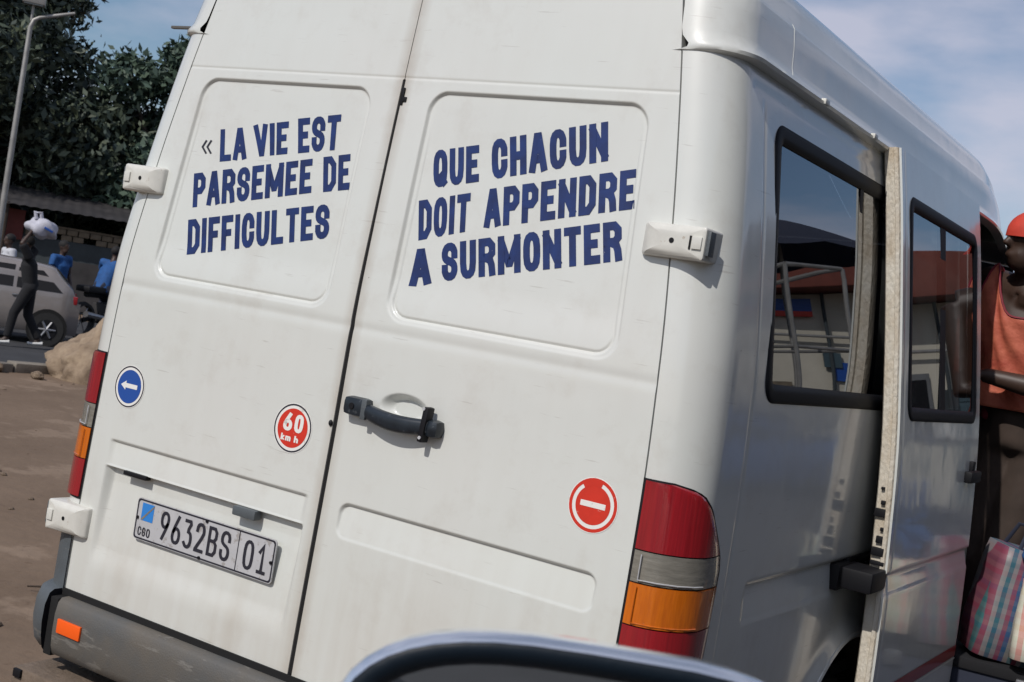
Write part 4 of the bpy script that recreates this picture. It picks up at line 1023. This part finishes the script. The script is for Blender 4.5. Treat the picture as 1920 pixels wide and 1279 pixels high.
# ------------------------------------------------------------------ earth mound by the kerb
bm = bmesh.new(); bmesh.ops.create_icosphere(bm, subdivisions=5, radius=1)
from mathutils import noise
for v in bm.verts:
    p = v.co.copy(); k = 1 + .22 * noise.noise(p * 1.7 + Vector((3, 1, 0))) + .12 * noise.noise(p * 4.3) + .06 * noise.noise(p * 10); v.co = p * k
    v.co.x *= .66; v.co.y *= .6; v.co.z = v.co.z * .84 - .03
    if v.co.x > .1: v.co.z *= 1.0
    else: v.co.z *= 1.0 - .42 * min(1, (-v.co.x + .1) / .75)
me = bpy.data.meshes.new('earth_mound'); bm.to_mesh(me); bm.free()
mo = link('earth_mound', me, 'rock', None, True, None); mo.location = (-9.45, 7.45, 0); mo.rotation_euler = (0, 0, AZ); tag(mo, 'heap of tan earth and rock beside the left tail lamp', 'mound')
for i, (dx, dy, s_) in enumerate(((-1.2, -.3, .11), (-.75, -.55, .08), (.3, -.65, .07))):
    bm = bmesh.new(); bmesh.ops.create_icosphere(bm, subdivisions=3, radius=1)
    for v in bm.verts: v.co *= 1 + .3 * noise.noise(v.co * 2 + Vector((i * 5, 0, 0)))
    me = bpy.data.meshes.new('stone'); bm.to_mesh(me); bm.free(); st_ = link('stone', me, 'rock', None, True, None); p = T2 * dx + N2 * -dy
    st_.location = (-9.45 + p.x, 7.45 + p.y, s_ * .3); st_.scale = (s_, s_ * .8, s_ * .6); tag(st_, ['leftmost small stone on the dirt beside the earth mound', 'small stone at the left foot of the earth mound', 'small stone at the right foot of the earth mound'][i], 'stone')

# ------------------------------------------------------------------ people
mat('skin', (.055, .030, .021), .5, var=.25, vscale=10); mat('hair', (.008, .007, .007), .8)
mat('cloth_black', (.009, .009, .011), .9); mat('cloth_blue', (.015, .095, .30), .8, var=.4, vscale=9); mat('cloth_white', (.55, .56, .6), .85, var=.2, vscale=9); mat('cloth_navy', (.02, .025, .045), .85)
mat('orange_shirt', (.70, .20, .115), .62, var=.4, vscale=9, dark=(.46, .09, .055), bump=.3, bscale=25); mat('red_cap', (.62, .055, .03), .7, var=.25, vscale=14); mat('brown_trousers', (.06, .040, .030), .85, var=.35, vscale=8); mat('shirt_shade_red', (.22, .02, .035), .7)
mat('shoe_white', (.6, .6, .58), .6); mat('eye_white', (.6, .58, .55), .3)
def remesh(o, vox, sm=3):
    md = o.modifiers.new('remesh', 'REMESH'); md.mode = 'VOXEL'; md.voxel_size = vox; md.use_smooth_shade = True
    md = o.modifiers.new('smooth', 'SMOOTH'); md.iterations = sm; md.factor = .5; return o
def hand(mb, w, d, up, s_=1.0, curl=.6):
    """palm and five fingers leaving the wrist w along d; up is the back of the hand"""
    w = Vector(w); d = Vector(d).normalized(); up = Vector(up); up = (up - d * up.dot(d)).normalized(); sd = d.cross(up)
    mb.tube([w, w + d * .04 * s_, w + d * .085 * s_], [.028 * s_, .040 * s_, .040 * s_], 10, flat=.5)
    for k, (o_, l) in enumerate(((-.033, .062), (-.011, .076), (.011, .07), (.033, .055))):
        b = w + d * .085 * s_ + sd * o_ * s_; p = [b - d * .02 * s_]
        a = 0; q = b
        for j in range(3): a += curl * (.5 + .35 * j); q = q + (d * math.cos(a) - up * math.sin(a)) * l * s_ * (.45, .32, .25)[j]; p.append(q)
        mb.tube(p, [.0095 * s_, .009 * s_, .0082 * s_, .0065 * s_], 8)
    b = w + d * .025 * s_ - sd * .03 * s_; mb.tube([b, b + (d * .6 - sd * .8) * .04 * s_, b + (d * .9 - sd * .35 - up * .5) * .075 * s_], [.013 * s_, .012 * s_, .008 * s_], 8)
def head(mb, c, f, up, s_=1.0):
    c = Vector(c); f = Vector(f).normalized(); up = Vector(up).normalized(); f = (f - up * f.dot(up)).normalized(); sd = f.cross(up); Rm = Matrix((sd, f, up)).transposed()
    mb.ell(c + up * .03 * s_, (.074 * s_, .093 * s_, .098 * s_), 18, 12, Rm); mb.ell(c + f * .022 * s_ - up * .05 * s_, (.058 * s_, .068 * s_, .072 * s_), 16, 10, Rm)
    mb.tube([c + f * .088 * s_ + up * .025 * s_, c + f * .108 * s_ - up * .018 * s_], [.010 * s_, .017 * s_], 8); mb.ell(c + f * .086 * s_ - up * .052 * s_, (.028 * s_, .014 * s_, .011 * s_), 10, 6, Rm)
    for k in (-1, 1): mb.ell(c + sd * k * .076 * s_ - f * .008 * s_ + up * .005 * s_, (.010 * s_, .02 * s_, .032 * s_), 10, 6, Rm); mb.ell(c + sd * k * .032 * s_ + f * .078 * s_ + up * .045 * s_, (.024 * s_, .014 * s_, .008 * s_), 10, 6, Rm)
    return Rm, f, up, sd
def person(name, loc, rz, J, label, shirt, pants, sleeve=.5, vox=.018, s_=1.0, hairm='hair', group=None, face=(0, 1, 0), shoes='cloth_black'):
    root = tag(empty(name, loc, rz), label, 'person', group); root.scale = (s_, s_, s_); V_ = {k: Vector(p) for k, p in J.items()}
    b = MB(); b.tube([V_['pelvis'], V_['chest'], V_['neck']], [.13, .15, .06], 14, flat=.7); b.tube([V_['neck'] - Vector((0, 0, .05)), V_['head']], [.055, .05], 10)
    head(b, V_['head'], face, (0, 0, 1))
    for k in 'LR':
        b.tube([V_['neck'] - Vector((0, 0, .06)), V_['sh' + k]], [.06, .055], 10); b.tube([V_['sh' + k], V_['el' + k], V_['ha' + k]], [.052, .040, .027], 10)
        hand(b, V_['ha' + k], V_['ha' + k] - V_['el' + k], Vector((1 if k == 'R' else -1, .2, .4)), 1.0, .4)
        b.tube([V_['pelvis'], V_['hip' + k], V_['kn' + k], V_['an' + k]], [.10, .088, .055, .038], 10); b.tube([V_['an' + k], V_['an' + k] + Vector((0, .15, -.05))], [.04, .03], 8)
    remesh(b.build('body', 'skin', root), vox)
    c = MB(); c.tube([V_['pelvis'] - Vector((0, 0, .06)), V_['pelvis'], V_['chest'], V_['chest'] + (V_['neck'] - V_['chest']) * .65], [.165, .155, .175, .10], 14, flat=.72)
    for k in 'LR': c.tube([V_['neck'] - Vector((0, 0, .07)), V_['sh' + k], V_['sh' + k] + (V_['el' + k] - V_['sh' + k]) * sleeve], [.085, .075, .062], 10)
    remesh(c.build('shirt', shirt, root), vox)
    c = MB()
    for k in 'LR': c.tube([V_['pelvis'] + Vector((0, 0, .05)), V_['hip' + k], V_['kn' + k], V_['kn' + k] + (V_['an' + k] - V_['kn' + k]) * .9], [.13, .105, .075, .062], 10)
    remesh(c.build('trousers', pants, root), vox)
    c = MB(); c.ell(V_['head'] + Vector((0, -.012, .045)), (.084, .098, .088), 16, 10); c.build('hair', hairm, root)
    for k in 'LR':
        c = MB(); a_ = V_['an' + k]; c.tube([a_ + Vector((0, -.05, -.035)), a_ + Vector((0, .05, -.045)), a_ + Vector((0, .17, -.055))], [.042, .042, .03], 10, flat=.85); c.build('shoe', shoes, root)
    return root
ST = dict(pelvis=(0, 0, .95), chest=(0, .01, 1.28), neck=(0, 0, 1.46), head=(0, .02, 1.60), shL=(-.19, 0, 1.41), elL=(-.24, .0, 1.12), haL=(-.22, .12, .90), shR=(.19, 0, 1.41), elR=(.24, 0, 1.12), haR=(.22, .12, .9),
          hipL=(-.09, 0, .92), knL=(-.10, .03, .50), anL=(-.10, 0, .09), hipR=(.09, 0, .92), knR=(.10, .03, .50), anR=(.10, 0, .09))
walk = dict(ST); walk.update(knL=(-.09, .17, .52), anL=(-.09, .22, .11), knR=(.09, -.03, .50), anR=(.09, -.25, .13), shR=(.17, .02, 1.47), elR=(.20, .16, 1.62), haR=(.10, .06, 1.80), chest=(0, .06, 1.27), neck=(0, .1, 1.44), head=(0, .13, 1.58), shL=(-.19, .08, 1.40), elL=(-.25, .20, 1.58), haL=(-.14, .08, 1.80))
# heading to the left of the picture
HL = math.atan2(-T2.y, -T2.x) - math.pi / 2
person('person', (-12.32, 8.42, .0), HL, walk, 'person in black walking with a white sack on the head', 'cloth_black', 'cloth_black', .95, s_=.87, shoes='shoe_white')
sk = MB().ell((0, 0, 0), (.205, .17, .135), 28, 18)
sk.v = [tuple(Vector(p) * (1 + .24 * math.sin(p[0] * 19 + p[2] * 13) * math.cos(p[1] * 17 + p[2] * 15) - (.12 if p[2] < -.08 else 0))) for p in sk.v]
sk = sk.build('sack', mat('sack_white', (.55, .55, .62), .8, var=.25, vscale=8, bump=.4, bscale=12)); sk.location = (-12.32 + T2.x * .05, 8.42 + T2.y * .05, 1.60); sk.rotation_euler = (.1, .2, AZ); tag(sk, 'white sack with blue print carried on the head', 'sack')
bmk = MB().box((.07, -.150, .03), (.06, .012, .014), bev=.004, R=Matrix.Rotation(R_(12), 3, 'Y')).build('print', 'blue_print', sk)
b = MB(); b.tube([(-.12, -.02, .10), (-.16, -.02, .18), (-.09, -.01, .19), (-.06, 0, .12)], .028, 8).build('knot', 'sack_white', sk)
person('person', (-14.1, 10.25, .0), HL + 2.4, ST, 'person in a blue shirt standing behind the silver car', 'cloth_blue', 'cloth_navy', .5, s_=.86)
person('person', (-14.98, 9.97, .0), HL + .4, ST, 'person in white at the left edge behind the silver car', 'cloth_white', 'cloth_navy', .5, s_=.84)
# motorcycle with rider
MC = tag(empty('motorcycle', (-14.2, 11.35, 0), HL + .9 + math.pi), 'dark motorcycle half hidden behind the left edge of the minibus', 'motorcycle')
for y in (-.62, .62):
    rows = [[(d, y + r_ * math.cos(a), .3 + r_ * math.sin(a)) for d, r_ in ((-.045, .24), (-.05, .28), (0, .30), (.05, .28), (.045, .24), (-.045, .24))] for a in np.linspace(0, 2 * math.pi, 25)]
    w_ = grid('wheel', np.array(rows), 'tyre', MC)
    for k in range(6): MB().tube([(0, y, .3), (0, y + .24 * math.cos(k * 1.047), .3 + .24 * math.sin(k * 1.047))], .008, 5).build('spoke', 'rim', w_)
b = MB(); b.tube([(0, -.62, .3), (0, -.1, .42), (0, .25, .75), (0, .42, .92)], .04, 8); b.tube([(0, -.6, .72), (0, 0, .72), (0, .3, .8)], .05, 8); b.build('frame', 'black', MC)
MB().ell((0, .16, .82), (.13, .26, .12)).build('tank', 'cloth_blue', MC); MB().box((0, -.35, .80), (.13, .36, .05), bev=.03).build('saddle', 'black', MC); MB().box((0, -.02, .45), (.14, .2, .15), bev=.03).build('engine', 'sheet_roof', MC)
b = MB(); b.tube([(.06, .62, .3), (.06, .44, .95)], .022, 8); b.tube([(-.06, .62, .3), (-.06, .44, .95)], .022, 8); b.build('fork', 'rim', MC)
b = MB(); b.tube([(-.36, .26, 1.08), (-.2, .36, 1.06), (0, .42, 1.0), (.2, .36, 1.06), (.36, .26, 1.08)], .014, 8); b.build('handlebar', 'rim', MC)
MB().ell((0, .56, .94), (.09, .07, .09)).build('headlight', 'lens_clear', MC)
MB().tube([(.14, -.1, .36), (.16, -.75, .42)], [.03, .05], 8).build('exhaust', 'rim', MC)
ride = dict(pelvis=(0, -.28, .92), chest=(0, -.14, 1.24), neck=(0, -.06, 1.42), head=(0, 0, 1.56), shL=(-.19, -.08, 1.38), elL=(-.33, .1, 1.18), haL=(-.34, .24, 1.12), shR=(.19, -.08, 1.38), elR=(.33, .1, 1.18), haR=(.34, .24, 1.12),
            hipL=(-.11, -.22, .9), knL=(-.2, .12, .72), anL=(-.2, -.02, .36), hipR=(.11, -.22, .9), knR=(.2, .12, .72), anR=(.2, -.02, .36))
person('person', (-14.2, 11.35, 0), HL + .9 + math.pi, ride, 'motorcycle rider in a blue shirt at the left edge of the minibus', 'cloth_blue', 'cloth_navy', .6, s_=.9)

# ------------------------------------------------------------------ the conductor leaning out of the doorway
CD = tag(empty('person', (1.05, 3.07, 0)), 'conductor in orange vest and red cap leaning out of the minibus doorway', 'person'); CD.scale = (1.03, 1.03, 1.03)
def L(p): return Vector((p[0] - 1.14, p[1] - 2.62, p[2]))
pel, che, nec, hea = L((1.13, 2.66, 1.34)), L((1.07, 2.60, 1.77)), L((1.085, 2.55, 1.985)), L((1.088, 2.47, 2.105))
sA, eA, hA = L((1.285, 2.50, 1.90)), L((1.295, 2.42, 1.545)), L((1.01, 2.38, 1.575))     # arm that reaches for the door
sB, eB, hB = L((.900, 2.66, 1.955)), L((.86, 2.84, 1.74)), L((.93, 2.98, 1.52))          # far arm, inside the doorway
b = MB(); b.tube([pel - Vector((0, 0, .05)), pel, (pel + che) / 2, che, che + Vector((0, 0, .12)), nec], [.15, .15, .145, .175, .15, .06], 18, flat=.72); b.tube([nec - Vector((0, 0, .07)), nec, hea], [.075, .060, .055], 12)
RM, hf, hu, hs = head(b, hea, (-.75, -.55, -.12), (.03, -.06, 1))
for s0_, e0, h0 in ((sA, eA, hA), (sB, eB, hB)):
    b.tube([nec - Vector((0, 0, .08)), s0_], [.075, .068], 12); b.tube([s0_, s0_ + (e0 - s0_) * .4, e0, e0 + (h0 - e0) * .3, h0], [.066, .058, .043, .045, .029], 12)
hand(b, hA, hA - eA, (0, -.6, .8), 1.0, .55); hand(b, hB, hB - eB, (.9, -.2, .2), 1.0, .7)
hips = ((L((1.05, 2.68, 1.27)), L((1.03, 2.60, .86)), L((1.00, 2.72, .52))), (L((1.22, 2.66, 1.27)), L((1.13, 2.58, .86)), L((1.07, 2.62, .52))))
for h0, k0, a0_ in hips: b.tube([pel, h0, k0, a0_], [.11, .095, .06, .04], 12); b.tube([a0_, a0_ + Vector((-.05, -.13, -.04))], [.045, .032], 8)
remesh(b.build('body', 'skin', CD), .0085, 4)
for k in (-1, 1):
    e_ = hea + hf * .083 + hs * k * .032 + hu * .028; MB().ell(e_, (.012, .012, .009), 10, 6).build('eye', 'eye_white', CD); MB().ell(e_ + hf * .008, (.006, .006, .006), 8, 6).build('pupil', 'black', CD)
# vest: a cut tube with neckline and armholes, so that two shoulder straps are left
rows = []; FRV = Vector((.08, -1, 0)).normalized(); SDV = Vector((1, .08, 0)).normalized()
def vest_pt(v, ph, o):
    z0_, z1_ = 1.455, 2.02; sn, cs_ = math.sin(ph), math.cos(ph)
    strap = math.exp(-((abs(sn) - .62) / .20)**2); topv = (.63 if cs_ > 0 else .78) + (1.0 - (.63 if cs_ > 0 else .78)) * strap if abs(sn) < .62 else .60 + .40 * strap
    vv = v * topv; z = z0_ + (z1_ - z0_) * vv
    c_ = pel + (nec - pel) * min(1, (z - 1.34) / (1.985 - 1.34)); A_ = float(np.interp(vv, [0, .25, .6, .8, 1], [.200, .180, .200, .195, .185])); B_ = float(np.interp(vv, [0, .25, .6, .8, .92, 1], [.150, .135, .150, .125, .075, .020]))
    fold = .007 * math.sin(11 * ph + 9 * v) * math.sin(7 * v + 2 * ph) + .010 * math.sin(4 * (sn * 2.2 + v * 3.0)) * (1 - v)
    p = SDV * (sn * (A_ + o + fold)) + FRV * (cs_ * (B_ + o + fold)); return (c_.x + p.x, c_.y + p.y, z)
phs = np.linspace(-math.pi, math.pi, 97)
P = np.array([[vest_pt(v, ph, .012) for ph in phs] for v in np.linspace(0, 1, 40)])
vest = grid('vest', P, 'orange_shirt', CD, sharp=None); so_ = vest.modifiers.new('solid', 'SOLIDIFY'); so_.thickness = .005
for k_ in (1,):
    MB().tube([tuple(P[-1, i]) for i in range(0, 97)], .0045, 6, cap=False).build('hem', 'shirt_shade_red', vest)
tx = bpy.data.textures.new('creases', 'CLOUDS'); tx.noise_scale = .11; 
c = MB(); c.tube([pel + Vector((-.07, -.05, .14)), pel + Vector((-.11, -.06, .05))], [.08, .05], 12, flat=.6); remesh(c.build('shirt_tail', 'shirt_shade_red', CD), .012)
c = MB()
for h0, k0, a0_ in hips: c.tube([pel + Vector((0, 0, .12)), pel, h0, k0, k0 + (a0_ - k0) * .9], [.150, .150, .125, .088, .075], 14)
tr_ = remesh(c.build('trousers', 'brown_trousers', CD), .012); dm = tr_.modifiers.new('creases', 'DISPLACE'); dm.texture = tx; dm.strength = .008
for h0, k0, a0_ in hips: MB().tube([a0_ + Vector((.02, .05, -.005)), a0_ + Vector((-.02, -.05, -.015)), a0_ + Vector((-.06, -.16, -.02))], [.046, .046, .034], 10, flat=.8).build('shoe', 'cloth_black', CD)
# cap: crown panels and peak
rows = []
for i in range(9):
    th = (math.pi / 2) * i / 8; rows.append([tuple(hea + hu * (.035 + .092 * math.cos(th)) + (hs * .090 * math.cos(p_) + (hf * .104) * math.sin(p_)) * math.sin(th)) for p_ in np.linspace(0, 2 * math.pi, 33)])
rows.append([tuple(hea + hu * .018 + hs * .090 * math.cos(p_) + hf * .105 * math.sin(p_)) for p_ in np.linspace(0, 2 * math.pi, 33)])
cap = grid('cap', np.array(rows), 'red_cap', CD, sharp=None)
pk = [[tuple(hea - hf * (.095 * math.sin(a_) + q * .075 * math.sin(a_)) + hs * (.086 * math.cos(a_)) + hu * (.03 - .018 * q - .02 * q * math.cos(a_)**2)) for a_ in np.linspace(R_(25), R_(155), 13)] for q in (0, .35, .7, 1)]
grid('cap_peak', np.array(pk), 'red_cap', cap)
MB().ell(hea + hu * .128, (.008, .008, .005), 8, 5).build('cap_button', 'red_cap', cap)

# ------------------------------------------------------------------ woven shopping bags on the doorway side
def weave(name, cols, scale):
    m = bpy.data.materials.new(name); m.use_nodes = True; nt = m.node_tree; b = nt.nodes['Principled BSDF']; t = nt.nodes.new('ShaderNodeTexCoord'); sp = nt.nodes.new('ShaderNodeSeparateXYZ'); nt.links.new(t.outputs['Object'], sp.inputs[0])
    ad = nt.nodes.new('ShaderNodeMath'); ad.operation = 'MULTIPLY_ADD'; nt.links.new(sp.outputs['Y'], ad.inputs[0]); ad.inputs[1].default_value = .12; nt.links.new(sp.outputs['X'], ad.inputs[2])
    def stripes(src, sc):
        mu = nt.nodes.new('ShaderNodeMath'); mu.operation = 'MULTIPLY'; mu.inputs[1].default_value = sc; nt.links.new(src, mu.inputs[0]); fr = nt.nodes.new('ShaderNodeMath'); fr.operation = 'FRACT'; nt.links.new(mu.outputs[0], fr.inputs[0])
        r = nt.nodes.new('ShaderNodeValToRGB'); r.color_ramp.interpolation = 'CONSTANT'
        for i, c_ in enumerate(cols):
            e = r.color_ramp.elements[i] if i < 2 else r.color_ramp.elements.new(i / len(cols))
            e.position = i / len(cols); e.color = (*c_, 1)
        nt.links.new(fr.outputs[0], r.inputs[0]); return r.outputs[0]
    mx_ = nt.nodes.new('ShaderNodeMix'); mx_.data_type = 'RGBA'; mx_.inputs['Factor'].default_value = .18; nt.links.new(stripes(ad.outputs[0], scale), mx_.inputs['A']); nt.links.new(stripes(sp.outputs['Z'], scale * .9), mx_.inputs['B'])
    nt.links.new(mx_.outputs['Result'], b.inputs['Base Color']); b.inputs['Roughness'].default_value = .5; M[name] = m
weave('weave_pastel_shaded', [(.22, .05, .08), (.24, .22, .22), (.03, .11, .15), (.20, .19, .20), (.19, .05, .09), (.03, .08, .18), (.22, .21, .20), (.05, .15, .16)], 7.5)  # stripe colours darkened so that the bag reads as shaded
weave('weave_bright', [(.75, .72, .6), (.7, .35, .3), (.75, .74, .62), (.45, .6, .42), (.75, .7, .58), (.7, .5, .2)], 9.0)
def bag(loc, h, rz, m, label, tilt=0, handles=True):
    root = tag(empty('shopping_bag', loc, rz), label, 'bag', None); root.rotation_euler = (0, tilt, rz)
    rows = []
    for k, (z, q) in enumerate(((0, .95), (.01, .99), (.3, 1.02), (.6, 1.0), (.85, .96), (1.0, .92), (1.0, .85))):
        ol = rrect(-h[0] * q, h[0] * q, -h[1] * q, h[1] * q, .035, 4); rows.append([(x + .003 * math.sin(9 * z + 30 * y), y + .005 * math.sin(7 * z + 25 * x), z * h[2]) for x, y in ol + ol[:1]])
    p = np.array(rows); b_ = grid('bag_body', p, m, root, sharp=None); MB().add([tuple(v) for v in p[0][:-1]], [tuple(range(p.shape[1] - 1))]).build('bag_base', m, root); MB().add([tuple(v) for v in p[-1][:-1]], [tuple(range(p.shape[1] - 1))]).build('bag_flap', m, root)
    if handles:
        for y in (-h[1] * .75, h[1] * .75): MB().tube([(-h[0] * .5, y, h[2] * .95), (-h[0] * .3, y * .6, h[2] * 1.2), (h[0] * .3, y * .6, h[2] * 1.2), (h[0] * .5, y, h[2] * .95)], .008, 8, flat=.4).build('bag_handle', 'cloth_navy', root)
    return root
bag((1.20, 2.47, .62), (.125, .12, .40), R_(28), 'weave_pastel_shaded', 'woven bag with pastel stripes darkened as if shaded, standing below the conductor', R_(7))
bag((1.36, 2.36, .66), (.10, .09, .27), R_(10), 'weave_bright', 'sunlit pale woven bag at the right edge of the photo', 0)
sc_ = MB(); rows = [[(1.27 + .10 * u + .02 * math.sin(9 * v), 2.36 + .02 * math.sin(12 * u + 4 * v), 1.10 - .16 * v - .05 * u) for u in np.linspace(0, 1, 10)] for v in np.linspace(0, 1, 10)]
cl_ = grid('cloth', np.array(rows), 'cloth_blue'); so_ = cl_.modifiers.new('solid', 'SOLIDIFY'); so_.thickness = .012; tag(cl_, 'blue cloth bundle on top of the sunlit woven bag', 'cloth')
# a low trunk in the shade below the bags, standing on the ground
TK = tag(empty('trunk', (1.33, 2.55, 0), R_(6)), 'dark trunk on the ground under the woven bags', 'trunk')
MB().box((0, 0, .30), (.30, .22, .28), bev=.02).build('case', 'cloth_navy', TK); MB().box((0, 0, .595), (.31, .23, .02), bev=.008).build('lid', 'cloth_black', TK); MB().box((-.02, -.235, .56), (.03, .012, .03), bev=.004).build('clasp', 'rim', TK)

# ------------------------------------------------------------------ right side of the street (mirrored in the minibus side, plus unseen sky blockers)
mat('cream_wall', (.62, .58, .48), .9, var=.2, vscale=1.2); mat('roof_rust', (.22, .06, .04), .7, var=.4, vscale=2); mat('grey_wall', (.16, .165, .17), .9, var=.3, vscale=1.5); mat('ochre_wall', (.17, .14, .11), .9, var=.3, vscale=1.2); mat('shutter', (.06, .10, .12), .6, var=.3, vscale=3)
FA = math.atan2(-.62, .78)
SH = tag(empty('shop', (7.4, 18.3, 0), FA), 'white shop with rust red roof, seen in the minibus windows', 'shop'); SH.scale = (1, 1, 1.42)
MB().box((0, 2.5, 1.5), (5.2, 2.5, 1.5)).build('wall', 'cream_wall', SH)
MB().box((0, 2.3, 3.32), (5.5, 3.0, .30), bev=.03).build('roof', 'roof_rust', SH)
sg_ = MB().box((.6, -.06, 2.84), (1.3, .05, .09)).build('sign_board', 'blue_print', SH); MB().box((.6, -.07, 2.71), (1.3, .05, .04)).build('sign_stripe', 'red_print', sg_)
for x in (-3.6, 3.9):
    d_ = MB().box((x, -.03, 1.05), (.55, .05, 1.05), bev=.01).build('shutter', 'shutter', SH)
    for k in range(9): MB().box((x, -.085, .15 + k * .23), (.53, .01, .09)).build('slat', 'shutter', d_)
for x in (-2.0, 1.6): w_ = MB().box((x, -.03, 1.55), (.6, .05, .5), bev=.01).build('window', 'grey_wall', SH); MB().box((x, -.09, 1.55), (.52, .01, .42)).build('pane', 'black', w_)
rn_ = random.Random(4)
for i in range(16):
    x, z = rn_.uniform(-3.2, 3.2), rn_.uniform(.5, 2.4); MB().box((x, -.045 - .004 * i, z), (rn_.uniform(.08, .32), .02, rn_.uniform(.05, .22))).build('poster', ['dark_wall', 'white_print', 'grey_wall', 'shutter', 'block', 'blue_print'][i % 6], SH)
for x in (-2.9, -.9, 2.6): MB().tube([(x, -.14, 0), (x, -.14, 3.0)], .035, 8).build('pipe', 'dark_wall', SH)
for z in (1.1, 2.35): MB().tube([(-4.6, -.16, z), (4.6, -.16, z)], .025, 8).build('rail', 'galvanised', SH)
def block(name, loc, rz, h, m, label, cols=4, floors=1):
    r_ = tag(empty(name, loc, rz), label, 'building', 'buildings along the right side of the street'); MB().box((0, 0, h[2]), h).build('wall', m, r_); MB().box((0, 0, 2 * h[2] + .08), (h[0] + .15, h[1] + .15, .08)).build('roof', 'sheet_roof', r_)
    for f in range(floors):
        for i in range(cols):
            y = -h[1] + (i + .5) * 2 * h[1] / cols; w_ = MB().box((-h[0] - .02, y, 1.4 + 2.7 * f), (.04, .5, .55), bev=.01).build('window', 'shutter', r_); MB().box((-h[0] - .07, y, 1.4 + 2.7 * f), (.01, .42, .47)).build('pane', 'black', w_)
    return r_
block('shop_house', (10.2, 4.5, 0), 0, (3, 4.8, 2.9), 'ochre_wall', 'unseen two storey ochre shop house added to block sky light', 4, 2)  # out of view, added to shut out sky from the minibus side
block('shop_house', (10.0, -6.2, 0), 0, (3, 5.2, 2.7), 'grey_wall', 'unseen grey two storey shop house added behind the camera to block sky light', 4, 2)  # also unseen, added to cut sky light from the right
block('shop_house', (11.5, 28.5, 0), R_(-8), (3.5, 3.0, 1.0), 'ochre_wall', 'low brown stall beyond the white shop', 3, 1)
PS = tag(empty('parasol', (5.0, 12.2, 0)), 'dark market parasol in front of the white shop', 'parasol'); PS.scale = (1.0, 1.0, 1.26)
MB().tube([(0, 0, 0), (0, 0, 3.5)], .03, 8).build('pole', 'galvanised', PS)
rows = [[((.02 + 1.25 * q) * math.cos(a_), (.02 + 1.25 * q) * math.sin(a_), 3.55 - .45 * q**1.3 - .05 * q * abs(math.sin(a_ * 4))) for a_ in np.linspace(0, 2 * math.pi, 49)] for q in np.linspace(0, 1, 8)]
grid('canopy', np.array(rows), 'cloth_navy', PS)
FRM = tag(empty('stall_frame', (4.6, 10.6, 0), .5), 'bare metal stall frame beside the market parasol', 'stall frame'); FRM.scale = (1, 1, 1.35)
for x, y in ((-.7, -.4), (.7, -.4), (-.7, .4), (.7, .4)): MB().tube([(x, y, 0), (x, y, 2.5)], .025, 8).build('post', 'galvanised', FRM)
for z in (1.0, 1.75, 2.5):
    for y in (-.4, .4): MB().tube([(-.7, y, z), (.7, y, z)], .02, 8).build('rail', 'galvanised', FRM)
    for x in (-.7, .7): MB().tube([(x, -.4, z), (x, .4, z)], .02, 8).build('rail', 'galvanised', FRM)
tree('leafy_tree', (13.5, -.5), 3.6, 7.0, 3.2, 7000, .28, 'leaf_mid', 'unseen tree added behind the shop houses to block sky light', 21, 'unseen trees added to block sky light')  # unseen crown added to screen the sky above the roofs
tree('leafy_tree', (14.5, 9.5), 3.4, 6.6, 3.0, 7000, .28, 'leaf_dark', 'unseen dark tree added behind the ochre shop house to block sky light', 22, 'unseen trees added to block sky light')  # second unseen crown, added to darken the minibus side
